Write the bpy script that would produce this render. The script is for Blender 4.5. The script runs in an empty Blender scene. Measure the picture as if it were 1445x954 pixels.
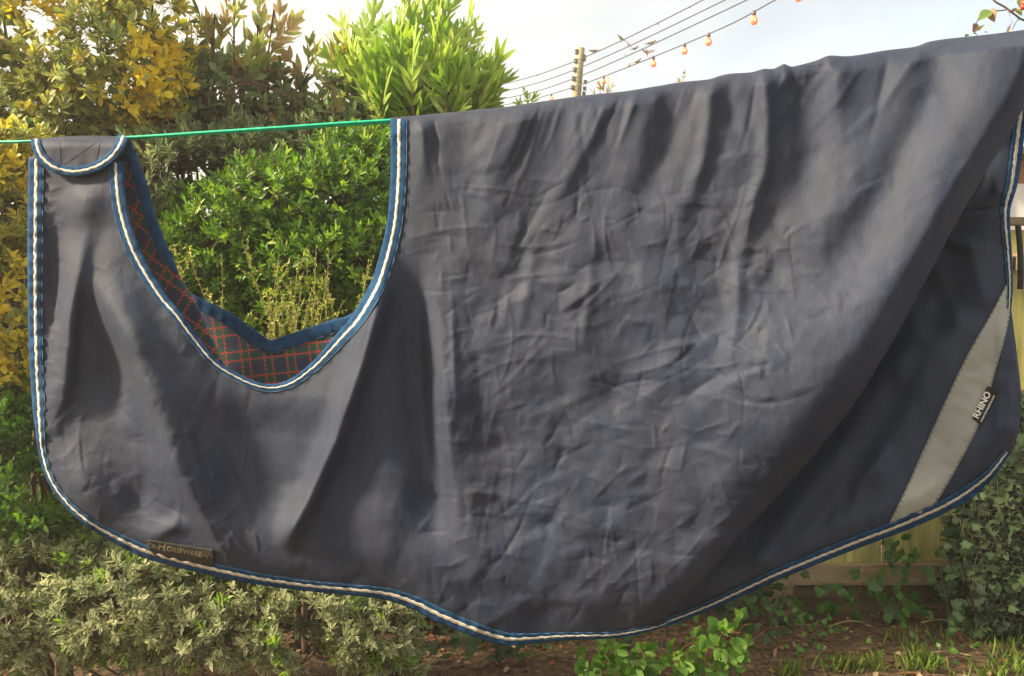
import bpy, math, random
import numpy as np
from mathutils import Vector, Matrix, Euler
from mathutils.geometry import delaunay_2d_cdt

R = math.radians
sc = bpy.context.scene
rng = np.random.default_rng(7)
random.seed(7)

# ------------------------------------------------------------------ camera
F = 1202.0                       # focal length in photo pixels (photo 1445 x 954)
PITCH = R(-3.0)
CAM = np.array([0.0, 0.0, 1.55])
cam_d = bpy.data.cameras.new('camera'); cam = bpy.data.objects.new('camera', cam_d)
sc.collection.objects.link(cam); sc.camera = cam
cam_d.sensor_width = 36.0; cam_d.lens = 36.0 * F / 1445.0
cam_d.clip_start = 0.05; cam_d.clip_end = 500
cam.location = CAM; cam.rotation_euler = (R(90) + PITCH, 0, 0)

# ------------------------------------------------------------------ sky and sun
SUN_EL, SUN_AZ = R(33), R(-101)    # azimuth from +Y towards +X: the sun stands to the left, a little behind the camera
world = bpy.data.worlds.new('World'); sc.world = world; world.use_nodes = True
nt = world.node_tree; nt.nodes.clear()
out = nt.nodes.new('ShaderNodeOutputWorld'); bg = nt.nodes.new('ShaderNodeBackground')
sky = nt.nodes.new('ShaderNodeTexSky'); sky.sky_type = 'NISHITA'; sky.sun_disc = False
sky.sun_elevation = SUN_EL; sky.sun_rotation = SUN_AZ
sky.air_density = 1.0; sky.dust_density = 2.5; sky.ozone_density = 1.0
tc = nt.nodes.new('ShaderNodeTexCoord')
mp = nt.nodes.new('ShaderNodeMapping'); mp.inputs['Scale'].default_value = (1.6, 1.6, 4.0)
nz = nt.nodes.new('ShaderNodeTexNoise'); nz.inputs['Scale'].default_value = 2.2
nz.inputs['Detail'].default_value = 6; nz.inputs['Roughness'].default_value = 0.55
rp = nt.nodes.new('ShaderNodeValToRGB')
rp.color_ramp.elements[0].position = 0.34; rp.color_ramp.elements[0].color = (.62, .62, .62, 1)
rp.color_ramp.elements[1].position = 0.62; rp.color_ramp.elements[1].color = (.86, .86, .86, 1)
mx = nt.nodes.new('ShaderNodeMix'); mx.data_type = 'RGBA'
dt = nt.nodes.new('ShaderNodeVectorMath'); dt.operation = 'DOT_PRODUCT'      # thin high cloud: creamier towards the sun, bluer away from it
dt.inputs[1].default_value = (math.sin(SUN_AZ) * math.cos(SUN_EL), math.cos(SUN_AZ) * math.cos(SUN_EL), math.sin(SUN_EL))
cr = nt.nodes.new('ShaderNodeValToRGB'); cr.color_ramp.elements[0].position = .28; cr.color_ramp.elements[1].position = .66
cr.color_ramp.elements[0].color = (.70, .79, .87, 1); cr.color_ramp.elements[1].color = (1, .91, .74, 1)
ma = nt.nodes.new('ShaderNodeMapRange'); ma.inputs[1].default_value = -1; ma.inputs[2].default_value = 1
vs = nt.nodes.new('ShaderNodeVectorMath'); vs.operation = 'SCALE'; vs.inputs['Scale'].default_value = 9.6
nt.links.new(tc.outputs['Generated'], dt.inputs[0]); nt.links.new(dt.outputs['Value'], ma.inputs[0]); nt.links.new(ma.outputs[0], cr.inputs[0])
nt.links.new(cr.outputs['Color'], vs.inputs[0]); nt.links.new(vs.outputs[0], mx.inputs[7])
nt.links.new(tc.outputs['Generated'], mp.inputs['Vector']); nt.links.new(mp.outputs[0], nz.inputs['Vector'])
nt.links.new(nz.outputs['Fac'], rp.inputs['Fac']); nt.links.new(rp.outputs['Color'], mx.inputs[0])
nt.links.new(sky.outputs['Color'], mx.inputs[6]); nt.links.new(mx.outputs[2], bg.inputs['Color'])
bg.inputs['Strength'].default_value = 0.062
nt.links.new(bg.outputs[0], out.inputs['Surface'])

sd = bpy.data.lights.new('sun', 'SUN'); sd.energy = 5.0; sd.angle = R(8.0); sd.color = (1.0, .825, .59)
sun = bpy.data.objects.new('sun', sd); sc.collection.objects.link(sun)
to_sun = Vector((math.sin(SUN_AZ) * math.cos(SUN_EL), math.cos(SUN_AZ) * math.cos(SUN_EL), math.sin(SUN_EL)))
sun.rotation_euler = to_sun.to_track_quat('Z', 'Y').to_euler(); sun.location = (-6, -2, 6)

sc.view_settings.view_transform = 'Standard'; sc.view_settings.look = 'None'
sc.view_settings.gamma = 1.0; sc.view_settings.use_curve_mapping = False
sc.view_settings.exposure = 1.3

# ------------------------------------------------------------------ helpers
COL = sc.collection
ORG = {}
FWD = np.array([0, math.cos(PITCH), math.sin(PITCH)]); UP = np.array([0, -math.sin(PITCH), math.cos(PITCH)])

def ray(px, py):
    cx = (np.asarray(px, float) - 722.5) / F; cy = (477.0 - np.asarray(py, float)) / F
    return np.stack([cx, FWD[1] + cy * UP[1], FWD[2] + cy * UP[2]], -1)
def at(px, py, Y):
    d = ray(px, py); t = np.asarray(Y, float) / d[..., 1]
    return CAM + d * t[..., None]
def m_per_px(Y): return Y / F

def meshdata(name, verts, faces=None, tris=None, quads=None, smooth=True):
    me = bpy.data.meshes.new(name)
    verts = np.asarray(verts, np.float32)
    if faces is not None:
        me.from_pydata([tuple(map(float, v)) for v in verts], [], [tuple(map(int, f)) for f in faces])
    else:
        me.vertices.add(len(verts)); me.vertices.foreach_set('co', verts.ravel())
        parts, starts, n = [], [], 0
        for arr, k in ((tris, 3), (quads, 4)):
            if arr is None or len(arr) == 0: continue
            arr = np.asarray(arr, np.int32)
            parts.append(arr.ravel()); starts.append(n + np.arange(len(arr)) * k); n += arr.size
        li = np.concatenate(parts).astype(np.int32); st = np.concatenate(starts).astype(np.int32)
        me.loops.add(len(li)); me.loops.foreach_set('vertex_index', li)
        me.polygons.add(len(st)); me.polygons.foreach_set('loop_start', st)
        me.update(calc_edges=True); me.validate()
    if smooth: me.polygons.foreach_set('use_smooth', [True] * len(me.polygons))
    return me
def setcol(me, cols):
    a = me.color_attributes.new('col', 'FLOAT_COLOR', 'POINT')
    c = np.ones((len(cols), 4), np.float32); c[:, :3] = cols
    a.data.foreach_set('color', c.ravel())
def link(name, me, mat, parent=None, loc=None):
    o = bpy.data.objects.new(name, me); COL.objects.link(o)
    if mat is not None and me is not None and len(me.materials) == 0: me.materials.append(mat)
    if parent is not None: o.parent = parent
    if loc is not None: o.location = loc
    return o
def root(name, loc, label, cat, group=None):
    o = bpy.data.objects.new(name, None); COL.objects.link(o); o.location = loc; o.empty_display_size = .1
    ORG[o.name] = np.array(loc, float); o['label'] = label; o['category'] = cat
    if group: o['group'] = group
    return o
def part(name, parent, mat, verts, smooth=True, cols=None, kind=None, **k):
    """a mesh given in world coordinates, parented to a thing (or to a part of it)"""
    org = ORG[parent.name]
    me = meshdata(name, np.asarray(verts, float) - org, smooth=smooth, **k)
    if cols is not None: setcol(me, cols)
    o = link(name, me, mat, parent); ORG[o.name] = org
    if kind: o['kind'] = kind
    return o
def thing(name, mat, verts, label, cat, group=None, smooth=True, cols=None, kind=None, **k):
    v = np.asarray(verts, float); org = np.array([v[:, 0].mean(), v[:, 1].mean(), v[:, 2].min()])
    me = meshdata(name, v - org, smooth=smooth, **k)
    if cols is not None: setcol(me, cols)
    o = link(name, me, mat, None, org); o['label'] = label; o['category'] = cat; ORG[o.name] = org
    if group: o['group'] = group
    if kind: o['kind'] = kind
    return o

def catmull(pts, step):
    p = np.asarray(pts, float); p = np.vstack([2 * p[0] - p[1], p, 2 * p[-1] - p[-2]]); outp = []
    for i in range(1, len(p) - 2):
        a, b, c, d = p[i - 1:i + 3]; n = max(1, int(np.linalg.norm(c - b) / step))
        for t in np.arange(n) / n:
            outp.append(.5 * (2 * b + (c - a) * t + (2 * a - 5 * b + 4 * c - d) * t * t + (3 * b - a - 3 * c + d) * t ** 3))
    outp.append(p[-2]); return np.array(outp)
def tube(pts, rad, sides=6, caps=True):
    p = np.asarray(pts, float); n = len(p); rad = np.broadcast_to(np.asarray(rad, float), (n,))
    t = np.gradient(p, axis=0); t /= np.linalg.norm(t, axis=1)[:, None] + 1e-12
    ref = np.array([0, 0, 1.0]) if abs(t[:, 2]).mean() < .8 else np.array([1.0, 0, 0])
    s = np.cross(t, ref); s /= np.linalg.norm(s, axis=1)[:, None] + 1e-12; u = np.cross(s, t)
    a = np.arange(sides) * 2 * np.pi / sides
    v = p[:, None] + rad[:, None, None] * (np.cos(a)[None, :, None] * s[:, None] + np.sin(a)[None, :, None] * u[:, None])
    q = [(i * sides + j, i * sides + (j + 1) % sides, (i + 1) * sides + (j + 1) % sides, (i + 1) * sides + j) for i in range(n - 1) for j in range(sides)]
    f = [tuple(x) for x in q]
    if caps: f += [tuple(range(sides))[::-1], tuple((n - 1) * sides + j for j in range(sides))]
    return v.reshape(-1, 3), f
def merge(items):
    V, Fc, n = [], [], 0
    for v, f in items:
        V.append(v); Fc += [tuple(i + n for i in x) for x in f]; n += len(v)
    return np.vstack(V), Fc
def box(c, s, rot=0.0, jit=0.0):
    x, y, z = np.array(s) / 2
    v = np.array([[-x, -y, -z], [x, -y, -z], [x, y, -z], [-x, y, -z], [-x, -y, z], [x, -y, z], [x, y, z], [-x, y, z]])
    if jit: v = v + rng.normal(0, jit, v.shape)
    c_, s_ = math.cos(rot), math.sin(rot)
    v = v @ np.array([[c_, s_, 0], [-s_, c_, 0], [0, 0, 1]]) + np.array(c)
    return v, [(3, 2, 1, 0), (4, 5, 6, 7), (0, 1, 5, 4), (1, 2, 6, 5), (2, 3, 7, 6), (3, 0, 4, 7)]
def lathe(prof, sides=10, base=(0, 0, 0)):
    a = np.arange(sides) * 2 * np.pi / sides; v, f = [], []
    for r_, z in prof: v += [(r_ * math.cos(t) + base[0], r_ * math.sin(t) + base[1], z + base[2]) for t in a]
    for i in range(len(prof) - 1):
        for j in range(sides): f.append((i * sides + j, i * sides + (j + 1) % sides, (i + 1) * sides + (j + 1) % sides, (i + 1) * sides + j))
    f += [tuple(range(sides))[::-1], tuple((len(prof) - 1) * sides + j for j in range(sides))]
    return np.array(v), f

# ------------------------------------------------------------------ materials
def mat_new(name):
    m = bpy.data.materials.new(name); m.use_nodes = True
    return m, m.node_tree, m.node_tree.nodes['Principled BSDF']
def N(nt, t, **k):
    n = nt.nodes.new(t)
    for a, b in k.items(): setattr(n, a, b)
    return n
def noise_mat(name, c1, c2, scale=8, rough=.7, bump=.2, bscale=60, detail=6, coord='Object', stretch=(1, 1, 1), sheen=0, spec=.5, bdist=.004, lo=.35, hi=.65):
    m, nt, b = mat_new(name)
    tc = N(nt, 'ShaderNodeTexCoord'); mp = N(nt, 'ShaderNodeMapping'); mp.inputs['Scale'].default_value = stretch
    n1 = N(nt, 'ShaderNodeTexNoise'); n1.inputs['Scale'].default_value = scale; n1.inputs['Detail'].default_value = detail
    r = N(nt, 'ShaderNodeValToRGB'); r.color_ramp.elements[0].color = (*c1, 1); r.color_ramp.elements[1].color = (*c2, 1)
    r.color_ramp.elements[0].position = lo; r.color_ramp.elements[1].position = hi
    n2 = N(nt, 'ShaderNodeTexNoise'); n2.inputs['Scale'].default_value = bscale; n2.inputs['Detail'].default_value = 4
    bp = N(nt, 'ShaderNodeBump'); bp.inputs['Strength'].default_value = bump; bp.inputs['Distance'].default_value = bdist
    L = nt.links.new
    L(tc.outputs[coord], mp.inputs[0]); L(mp.outputs[0], n1.inputs['Vector']); L(mp.outputs[0], n2.inputs['Vector'])
    L(n1.outputs['Fac'], r.inputs[0]); L(r.outputs[0], b.inputs['Base Color'])
    L(n2.outputs['Fac'], bp.inputs['Height']); L(bp.outputs[0], b.inputs['Normal'])
    b.inputs['Roughness'].default_value = rough; b.inputs['Specular IOR Level'].default_value = spec
    if sheen: b.inputs['Sheen Weight'].default_value = sheen; b.inputs['Sheen Roughness'].default_value = .5
    return m
def leaf_mat(name, rough=.5, trans=.35, gain=1.0):
    m, nt, b = mat_new(name); L = nt.links.new
    at_ = N(nt, 'ShaderNodeVertexColor'); at_.layer_name = 'col'
    tr = N(nt, 'ShaderNodeBsdfTranslucent'); mixs = N(nt, 'ShaderNodeMixShader'); mixs.inputs[0].default_value = trans
    hs = N(nt, 'ShaderNodeHueSaturation'); hs.inputs['Saturation'].default_value = 1.15; hs.inputs['Value'].default_value = 1.25
    L(at_.outputs[0], b.inputs['Base Color']); L(at_.outputs[0], hs.inputs['Color']); L(hs.outputs[0], tr.inputs['Color'])
    b.inputs['Roughness'].default_value = rough; b.inputs['Specular IOR Level'].default_value = .4
    o = nt.nodes['Material Output']; L(b.outputs[0], mixs.inputs[1]); L(tr.outputs[0], mixs.inputs[2]); L(mixs.outputs[0], o.inputs['Surface'])
    return m

def rug_mat(name, navy, slate, dust, dustamt=.55, spec=.3, rough=.6):
    m, nt, b = mat_new(name); L = nt.links.new; tc = N(nt, 'ShaderNodeTexCoord')
    def noise(sc_, det, stretch=(1, 1, 1), ro=.6):
        mp = N(nt, 'ShaderNodeMapping'); mp.inputs['Scale'].default_value = stretch; n = N(nt, 'ShaderNodeTexNoise'); n.inputs['Scale'].default_value = sc_; n.inputs['Detail'].default_value = det; n.inputs['Roughness'].default_value = ro
        L(tc.outputs['Object'], mp.inputs[0]); L(mp.outputs[0], n.inputs['Vector']); return n.outputs['Fac']
    def ramp(f, lo, hi, c0, c1):
        r = N(nt, 'ShaderNodeValToRGB'); r.color_ramp.elements[0].position = lo; r.color_ramp.elements[1].position = hi; r.color_ramp.elements[0].color = (*c0, 1); r.color_ramp.elements[1].color = (*c1, 1); L(f, r.inputs[0]); return r.outputs[0]
    def mix(f, a, c, mode='MIX'):
        n = N(nt, 'ShaderNodeMix'); n.data_type = 'RGBA'; n.blend_type = mode
        if isinstance(f, float): n.inputs[0].default_value = f
        else: L(f, n.inputs[0])
        for i, q in ((6, a), (7, c)):
            if isinstance(q, tuple): n.inputs[i].default_value = (*q, 1)
            else: L(q, n.inputs[i])
        return n.outputs[2]
    base = ramp(noise(2.6, 6), .35, .68, navy, slate)
    d = ramp(noise(7, 9, (1, 1, .55), .7), .42, .78, (0, 0, 0), (dustamt,) * 3); c = mix(d, base, dust)
    grain = ramp(noise(420, 2), .3, .7, (.80, .80, .81), (1.2, 1.2, 1.19)); c = mix(1.0, c, grain, 'MULTIPLY')
    streak = ramp(noise(40, 4, (1, 1, .12)), .3, .75, (.88, .88, .9), (1.14, 1.13, 1.1)); c = mix(1.0, c, streak, 'MULTIPLY')
    spots = ramp(noise(95, 3), .70, .76, (0, 0, 0), (.5, .5, .5)); c = mix(spots, c, tuple(x * 1.25 for x in dust))
    L(c, b.inputs['Base Color']); b.inputs['Roughness'].default_value = rough; b.inputs['Specular IOR Level'].default_value = spec
    b1 = N(nt, 'ShaderNodeBump'); b1.inputs['Strength'].default_value = .35; b1.inputs['Distance'].default_value = .0012; L(noise(420, 2), b1.inputs['Height'])
    b2 = N(nt, 'ShaderNodeBump'); b2.inputs['Strength'].default_value = .35; b2.inputs['Distance'].default_value = .006; L(noise(38, 5, (1, 1, .7), .6), b2.inputs['Height']); L(b1.outputs[0], b2.inputs['Normal']); L(b2.outputs[0], b.inputs['Normal'])
    return m
M_RUG = rug_mat('faded_navy_cloth', (.018, .028, .055), (.032, .041, .069), (.066, .065, .075), .42, .27, .68)
M_RUGB = noise_mat('navy_cloth_inner', (.016, .019, .03), (.026, .03, .042), scale=4, rough=.7, bump=.2, bscale=200, sheen=.2, bdist=.0015)
M_TAIL = rug_mat('navy_cloth', (.018, .030, .060), (.030, .044, .078), (.05, .055, .07), .35, .3, .6)
M_BLUE = noise_mat('blue_binding', (.007, .036, .095), (.016, .065, .155), scale=45, rough=.85, bump=.5, bscale=420, bdist=.0015, spec=.15)
M_CREAM = noise_mat('cream_cord', (.40, .38, .31), (.62, .59, .50), scale=90, rough=.85, bump=.6, bscale=500, bdist=.002)
M_REFL = noise_mat('grey_reflective_tape', (.22, .24, .23), (.31, .33, .31), scale=6, rough=.42, bump=.25, bscale=30, bdist=.004)
M_THREAD = noise_mat('stitch_thread', (.03, .08, .13), (.05, .11, .17), scale=60, rough=.9)
M_DARKTH = noise_mat('dark_thread', (.02, .022, .03), (.035, .04, .05), scale=60, rough=.9)
M_LABEL = noise_mat('black_label', (.010, .011, .013), (.02, .021, .024), scale=60, rough=.7)
M_LABEL2 = noise_mat('woven_label', (.014, .014, .012), (.026, .025, .02), scale=80, rough=.8)
M_WHITE = noise_mat('white_lettering', (.7, .7, .66), (.8, .8, .76), scale=60, rough=.7)
M_GOLD = noise_mat('gold_lettering', (.17, .135, .065), (.27, .22, .12), scale=200, rough=.7)
M_LINE = noise_mat('green_plastic', (.0, .40, .22), (.01, .52, .30), scale=40, rough=.35, bump=.1)
M_BARK = noise_mat('twig_bark', (.07, .045, .03), (.16, .11, .07), scale=40, rough=.9, bump=.6, bscale=90)
M_REDSTEM = noise_mat('red_stem', (.12, .035, .03), (.2, .08, .05), scale=40, rough=.8)
M_TAN = noise_mat('tan_twig', (.20, .16, .06), (.32, .27, .11), scale=40, rough=.9)
M_PLANK = noise_mat('fence_board', (.17, .18, .05), (.42, .40, .14), scale=3, rough=.85, bump=.5, bscale=26, stretch=(7, 7, .8), lo=.3, hi=.7)
M_RAIL = noise_mat('fence_rail', (.15, .11, .06), (.30, .23, .13), scale=3, rough=.85, bump=.5, bscale=24, stretch=(.8, 7, 7), lo=.3, hi=.7)
M_GRAVB = noise_mat('dark_timber', (.07, .05, .03), (.14, .10, .06), scale=3, rough=.9, bump=.5, bscale=24, stretch=(.8, 7, 7))
M_POLE = noise_mat('weathered_pole', (.25, .22, .12), (.36, .32, .18), scale=4, rough=.9, bump=.5, bscale=20, stretch=(6, 6, .5))
M_CABLE = noise_mat('cable', (.05, .05, .05), (.08, .08, .08), scale=10, rough=.7)
M_CERAM = noise_mat('dark_insulator', (.04, .035, .03), (.09, .08, .07), scale=20, rough=.4)
M_BIRD = noise_mat('brown_feathers', (.18, .15, .12), (.36, .31, .25), scale=25, rough=.9)
M_WIRE = noise_mat('galvanised_wire', (.045, .048, .045), (.08, .083, .075), scale=60, rough=.6)
M_BERRY = noise_mat('red_fruit', (.40, .02, .02), (.6, .07, .04), scale=30, rough=.3)
M_SHED = noise_mat('orange_timber', (.30, .14, .05), (.40, .20, .08), scale=5, rough=.8, stretch=(6, 6, .8))
M_WPAINT = noise_mat('white_paint', (.76, .76, .74), (.82, .82, .80), scale=5, rough=.5, bump=.05)
M_LEAF = leaf_mat('leaf', trans=.42); M_LEAFG = leaf_mat('leaf_glossy', rough=.4, trans=.38); M_LEAFD = leaf_mat('leaf_dull', rough=.65, trans=.42)
M_IVY = leaf_mat('ivy_leaf', rough=.7, trans=.2); M_GRASS = leaf_mat('grass', rough=.6, trans=.35); M_LITTER = leaf_mat('litter', rough=.9, trans=.1)

def soil_mat():
    m, nt, b = mat_new('soil'); L = nt.links.new
    tc = N(nt, 'ShaderNodeTexCoord')
    n1 = N(nt, 'ShaderNodeTexNoise'); n1.inputs['Scale'].default_value = 2.2; n1.inputs['Detail'].default_value = 8
    n2 = N(nt, 'ShaderNodeTexNoise'); n2.inputs['Scale'].default_value = 38; n2.inputs['Detail'].default_value = 8
    r = N(nt, 'ShaderNodeValToRGB'); r.color_ramp.elements[0].color = (.05, .030, .017, 1); r.color_ramp.elements[1].color = (.17, .115, .065, 1)
    r.color_ramp.elements[0].position = .35; r.color_ramp.elements[1].position = .68
    r2 = N(nt, 'ShaderNodeValToRGB'); r2.color_ramp.elements[0].color = (.6, .6, .6, 1); r2.color_ramp.elements[1].color = (1.25, 1.15, 1, 1)
    mu = N(nt, 'ShaderNodeMix'); mu.data_type = 'RGBA'; mu.blend_type = 'MULTIPLY'; mu.inputs[0].default_value = 1
    bp = N(nt, 'ShaderNodeBump'); bp.inputs['Strength'].default_value = .9; bp.inputs['Distance'].default_value = .02
    L(tc.outputs['Object'], n1.inputs['Vector']); L(tc.outputs['Object'], n2.inputs['Vector'])
    L(n2.outputs['Fac'], r.inputs[0]); L(n1.outputs['Fac'], r2.inputs[0]); L(r.outputs[0], mu.inputs[6]); L(r2.outputs[0], mu.inputs[7])
    L(mu.outputs[2], b.inputs['Base Color']); L(n2.outputs['Fac'], bp.inputs['Height']); L(bp.outputs[0], b.inputs['Normal'])
    b.inputs['Roughness'].default_value = .95
    return m
def tartan_mat():
    m, nt, b = mat_new('tartan_wool'); L = nt.links.new
    uv = N(nt, 'ShaderNodeUVMap'); uv.uv_map = 'UVMap'
    sp = N(nt, 'ShaderNodeSeparateXYZ'); L(uv.outputs[0], sp.inputs[0])
    def math_(op, a, c=None):
        n = N(nt, 'ShaderNodeMath'); n.operation = op
        for i, x in enumerate((a, c)):
            if x is None: continue
            if isinstance(x, (int, float)): n.inputs[i].default_value = x
            else: L(x, n.inputs[i])
        return n.outputs[0]
    def band(x, centre, half): return math_('LESS_THAN', math_('ABSOLUTE', math_('SUBTRACT', x, centre)), half)
    X, Y = sp.outputs[0], sp.outputs[1]
    fx, fy = math_('FRACT', X), math_('FRACT', Y)
    dash = math_('LESS_THAN', math_('FRACT', math_('MULTIPLY', math_('ADD', X, Y), 6.0)), .62)
    lx = math_('MAXIMUM', band(fx, .33, .030), band(fx, .67, .030)); ly = math_('MAXIMUM', band(fy, .33, .030), band(fy, .67, .030))
    red = math_('MULTIPLY', math_('MAXIMUM', lx, ly), dash)
    gx, gy = band(fx, .5, .30), band(fy, .5, .30)
    g = math_('MULTIPLY', math_('ADD', gx, gy), .5)
    def mixc(fac, c1, c2):
        n = N(nt, 'ShaderNodeMix'); n.data_type = 'RGBA'; L(fac, n.inputs[0])
        for i, c in ((6, c1), (7, c2)):
            if isinstance(c, tuple): n.inputs[i].default_value = (*c, 1)
            else: L(c, n.inputs[i])
        return n.outputs[2]
    base = mixc(g, (.03, .03, .085), (.016, .085, .055))
    col = mixc(red, base, (.65, .035, .05))
    L(col, b.inputs['Base Color']); b.inputs['Roughness'].default_value = .95
    b.inputs['Sheen Weight'].default_value = .3
    nz = N(nt, 'ShaderNodeTexNoise'); nz.inputs['Scale'].default_value = 60; L(uv.outputs[0], nz.inputs['Vector'])
    bp = N(nt, 'ShaderNodeBump'); bp.inputs['Strength'].default_value = .4; bp.inputs['Distance'].default_value = .003
    L(nz.outputs['Fac'], bp.inputs['Height']); L(bp.outputs[0], b.inputs['Normal'])
    return m
M_SOIL = soil_mat(); M_TARTAN = tartan_mat()

# ------------------------------------------------------------------ ground
def ground_z(x, y): return .035 * np.sin(x * 1.7 + .4) * np.cos(y * 2.3) + .02 * np.sin(x * 5.1 + y * 3.7)
xs = np.concatenate([np.linspace(-80, -6, 12), np.linspace(-5.5, 5.5, 120), np.linspace(6, 80, 12)])
ys = np.concatenate([np.linspace(-60, -.5, 10), np.linspace(0, 6, 80), np.linspace(7, 120, 14)])
gx, gy = np.meshgrid(xs, ys); gv = np.stack([gx, gy, ground_z(gx, gy)], -1).reshape(-1, 3)
nx_, ny_ = len(xs), len(ys); ii = np.arange(nx_ * ny_).reshape(ny_, nx_)
gq = np.stack([ii[:-1, :-1], ii[:-1, 1:], ii[1:, 1:], ii[1:, :-1]], -1).reshape(-1, 4)
g = link('ground', meshdata('ground', gv, quads=gq), M_SOIL); g['kind'] = 'structure'

# ------------------------------------------------------------------ fence behind the rug
FY = 4.12
fx0, fx1 = -3.3, 3.6
fence = root('fence', (1.5, FY, 0), 'weathered close-boarded timber fence behind the hanging rug, ivy growing on it', 'fence')
def bevbox(c, s, b=.004, rot=0):
    """a box with chamfered vertical edges (one cheap timber shape)"""
    x, y, z = s[0] / 2, s[1] / 2, s[2] / 2
    p = [(-x + b, -y), (x - b, -y), (x, -y + b), (x, y), (-x, y), (-x, -y + b)]
    v = np.array([(a, d, -z) for a, d in p] + [(a, d, z) for a, d in p]) + np.array(c)
    return v, [(5, 4, 3, 2, 1, 0), (6, 7, 8, 9, 10, 11)] + [(i, (i + 1) % 6, 6 + (i + 1) % 6, 6 + i) for i in range(6)]
x = fx0; k = 0
while x < fx1:
    w = .175 + random.uniform(-.008, .008); top = 1.86 + random.uniform(-.012, .012)
    v, f = bevbox((x + w / 2, FY + random.uniform(-.004, .004), (.14 + top) / 2), (w, .018, top - .14))
    part('board', fence, M_PLANK, v, faces=f, smooth=False); x += w + random.uniform(.006, .012)
for z0, h, y0 in ((.185, .10, -.034), (1.05, .08, -.034), (1.70, .08, -.034)):
    for a, b_ in ((fx0, -.82), (-.80, .78), (.80, 2.38), (2.40, fx1)):
        v, f = box(((a + b_) / 2, FY + y0, z0), (b_ - a, .045, h), jit=.001); part('rail', fence, M_RAIL, v, faces=f, smooth=False)
for a, b_ in ((fx0, -.82), (-.80, 1.335), (1.34, 2.38), (2.40, fx1)):
    v, f = box(((a + b_) / 2, FY - .012, .055), (b_ - a, .04, .15), jit=.002); part('gravel_board', fence, M_GRAVB, v, faces=f, smooth=False)
v, f = box(((1.28), FY - .095, .07), (.12, .07, .18), jit=.002); part('post', fence, M_RAIL, v, faces=f, smooth=False)
v, f = box((2.62, FY - .085, .95), (.10, .09, 1.9), jit=.002); part('post', fence, M_RAIL, v, faces=f, smooth=False)
v, f = box(((fx0 + fx1) / 2, FY, 1.895), (fx1 - fx0, .07, .035), jit=.001); part('capping', fence, M_GRAVB, v, faces=f, smooth=False)

# neighbour's shed, only a sliver of it shows past the tail of the rug
shed = root('shed', (5.0, 7.5, 0), 'orange-brown timber shed with a white panel seen past the tail of the rug', 'shed')
x = 4.0; i = 0
while x < 6.4:
    v, f = box((x + .07, 7.5, 1.35), (.137, .03, 2.7), jit=.001); part('board', shed, M_SHED, v, faces=f, smooth=False); x += .14
v, f = box((5.2, 7.7, 2.74), (2.7, 1.1, .06)); part('roof', shed, M_GRAVB, v, faces=f, smooth=False)
v, f = box((4.72, 7.46, 2.30), (.80, .03, .40)); pn = part('white_panel', shed, M_WPAINT, v, faces=f, smooth=False)
for sx in (-.43, .43):
    v, f = box((4.72 + sx, 7.455, 2.30), (.05, .05, .50)); part('frame', shed, M_SHED, v, faces=f, smooth=False)

# ------------------------------------------------------------------ the horse rug
PL, PR = at(45, 470, 2.12), at(1445, 470, 1.66)      # the vertical plane the washing line hangs in
pd = (PR - PL)[:2]; pn_ = np.array([-pd[1], pd[0]])   # plan normal, pointing away from the camera
pn_ /= np.linalg.norm(pn_); pc = pn_ @ PL[:2]
def planeY(px, py):
    d = ray(px, py); t = pc / (d[..., 0] * pn_[0] + d[..., 1] * pn_[1]); return d[..., 1] * t
def P(px, py, h): return at(px, py, planeY(px, py) - np.asarray(h, float))

TOP = np.array([(0, 201), (42, 199), (180, 195), (400, 182), (552, 166), (620, 160), (690, 153), (720, 150), (745, 146), (800, 138), (830, 134), (880, 129), (930, 121), (960, 116), (1000, 112),
                (1012, 108), (1030, 104), (1060, 102), (1078, 97), (1092, 97), (1107, 90), (1117, 94), (1150, 86), (1170, 78.5), (1200, 79), (1250, 71), (1290, 66), (1320, 57), (1400, 48), (1445, 42), (1480, 36), (1600, 18)], float)
EDGE = [(1482, 40), (1470, 100), (1445, 152), (1400, 228), (1345, 322), (1250, 498), (1150, 640), (1040, 762), (965, 848), (925, 888)]
HEM_L = [(925, 888), (870, 900), (800, 903), (740, 909), (710, 909), (670, 898), (620, 878), (580, 858), (540, 845), (480, 838), (420, 832), (350, 822), (300, 812), (240, 797),
         (200, 785), (160, 765), (120, 740), (90, 712), (68, 680), (55, 640), (47, 580), (42, 500), (40, 400), (40, 300), (41, 222)]
HEM_R = [(925, 888), (1000, 861), (1100, 817), (1200, 777), (1280, 747), (1345, 717), (1395, 680), (1425, 641)]
NECK = [(172, 228), (178, 290), (196, 350), (230, 410), (254, 440), (272, 466), (305, 507), (337, 528), (365, 540), (388, 542), (412, 534), (438, 514), (457, 494), (477, 470), (496, 448), (515, 416), (529, 386), (546, 320), (552, 250), (552, 166)]
def dist_poly(px, py, pts):
    """distance, side and position along a polyline, for arrays of points"""
    p = np.asarray(pts, float); best = np.full(px.shape, 1e9); side = np.zeros(px.shape); s = np.zeros(px.shape)
    ln = np.r_[0, np.cumsum(np.linalg.norm(np.diff(p, axis=0), axis=1))]
    for i in range(len(p) - 1):
        a, b = p[i], p[i + 1]; d = b - a; l2 = d @ d
        t = np.clip(((px - a[0]) * d[0] + (py - a[1]) * d[1]) / l2, 0, 1)
        qx, qy = px - a[0] - t * d[0], py - a[1] - t * d[1]; r = np.hypot(qx, qy); m = r < best
        best = np.where(m, r, best); side = np.where(m, np.sign(d[0] * qy - d[1] * qx), side)
        s = np.where(m, (ln[i] + t * math.sqrt(l2)) / ln[-1], s)
    return best, side, s
_perm = rng.random((256, 256))
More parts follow.
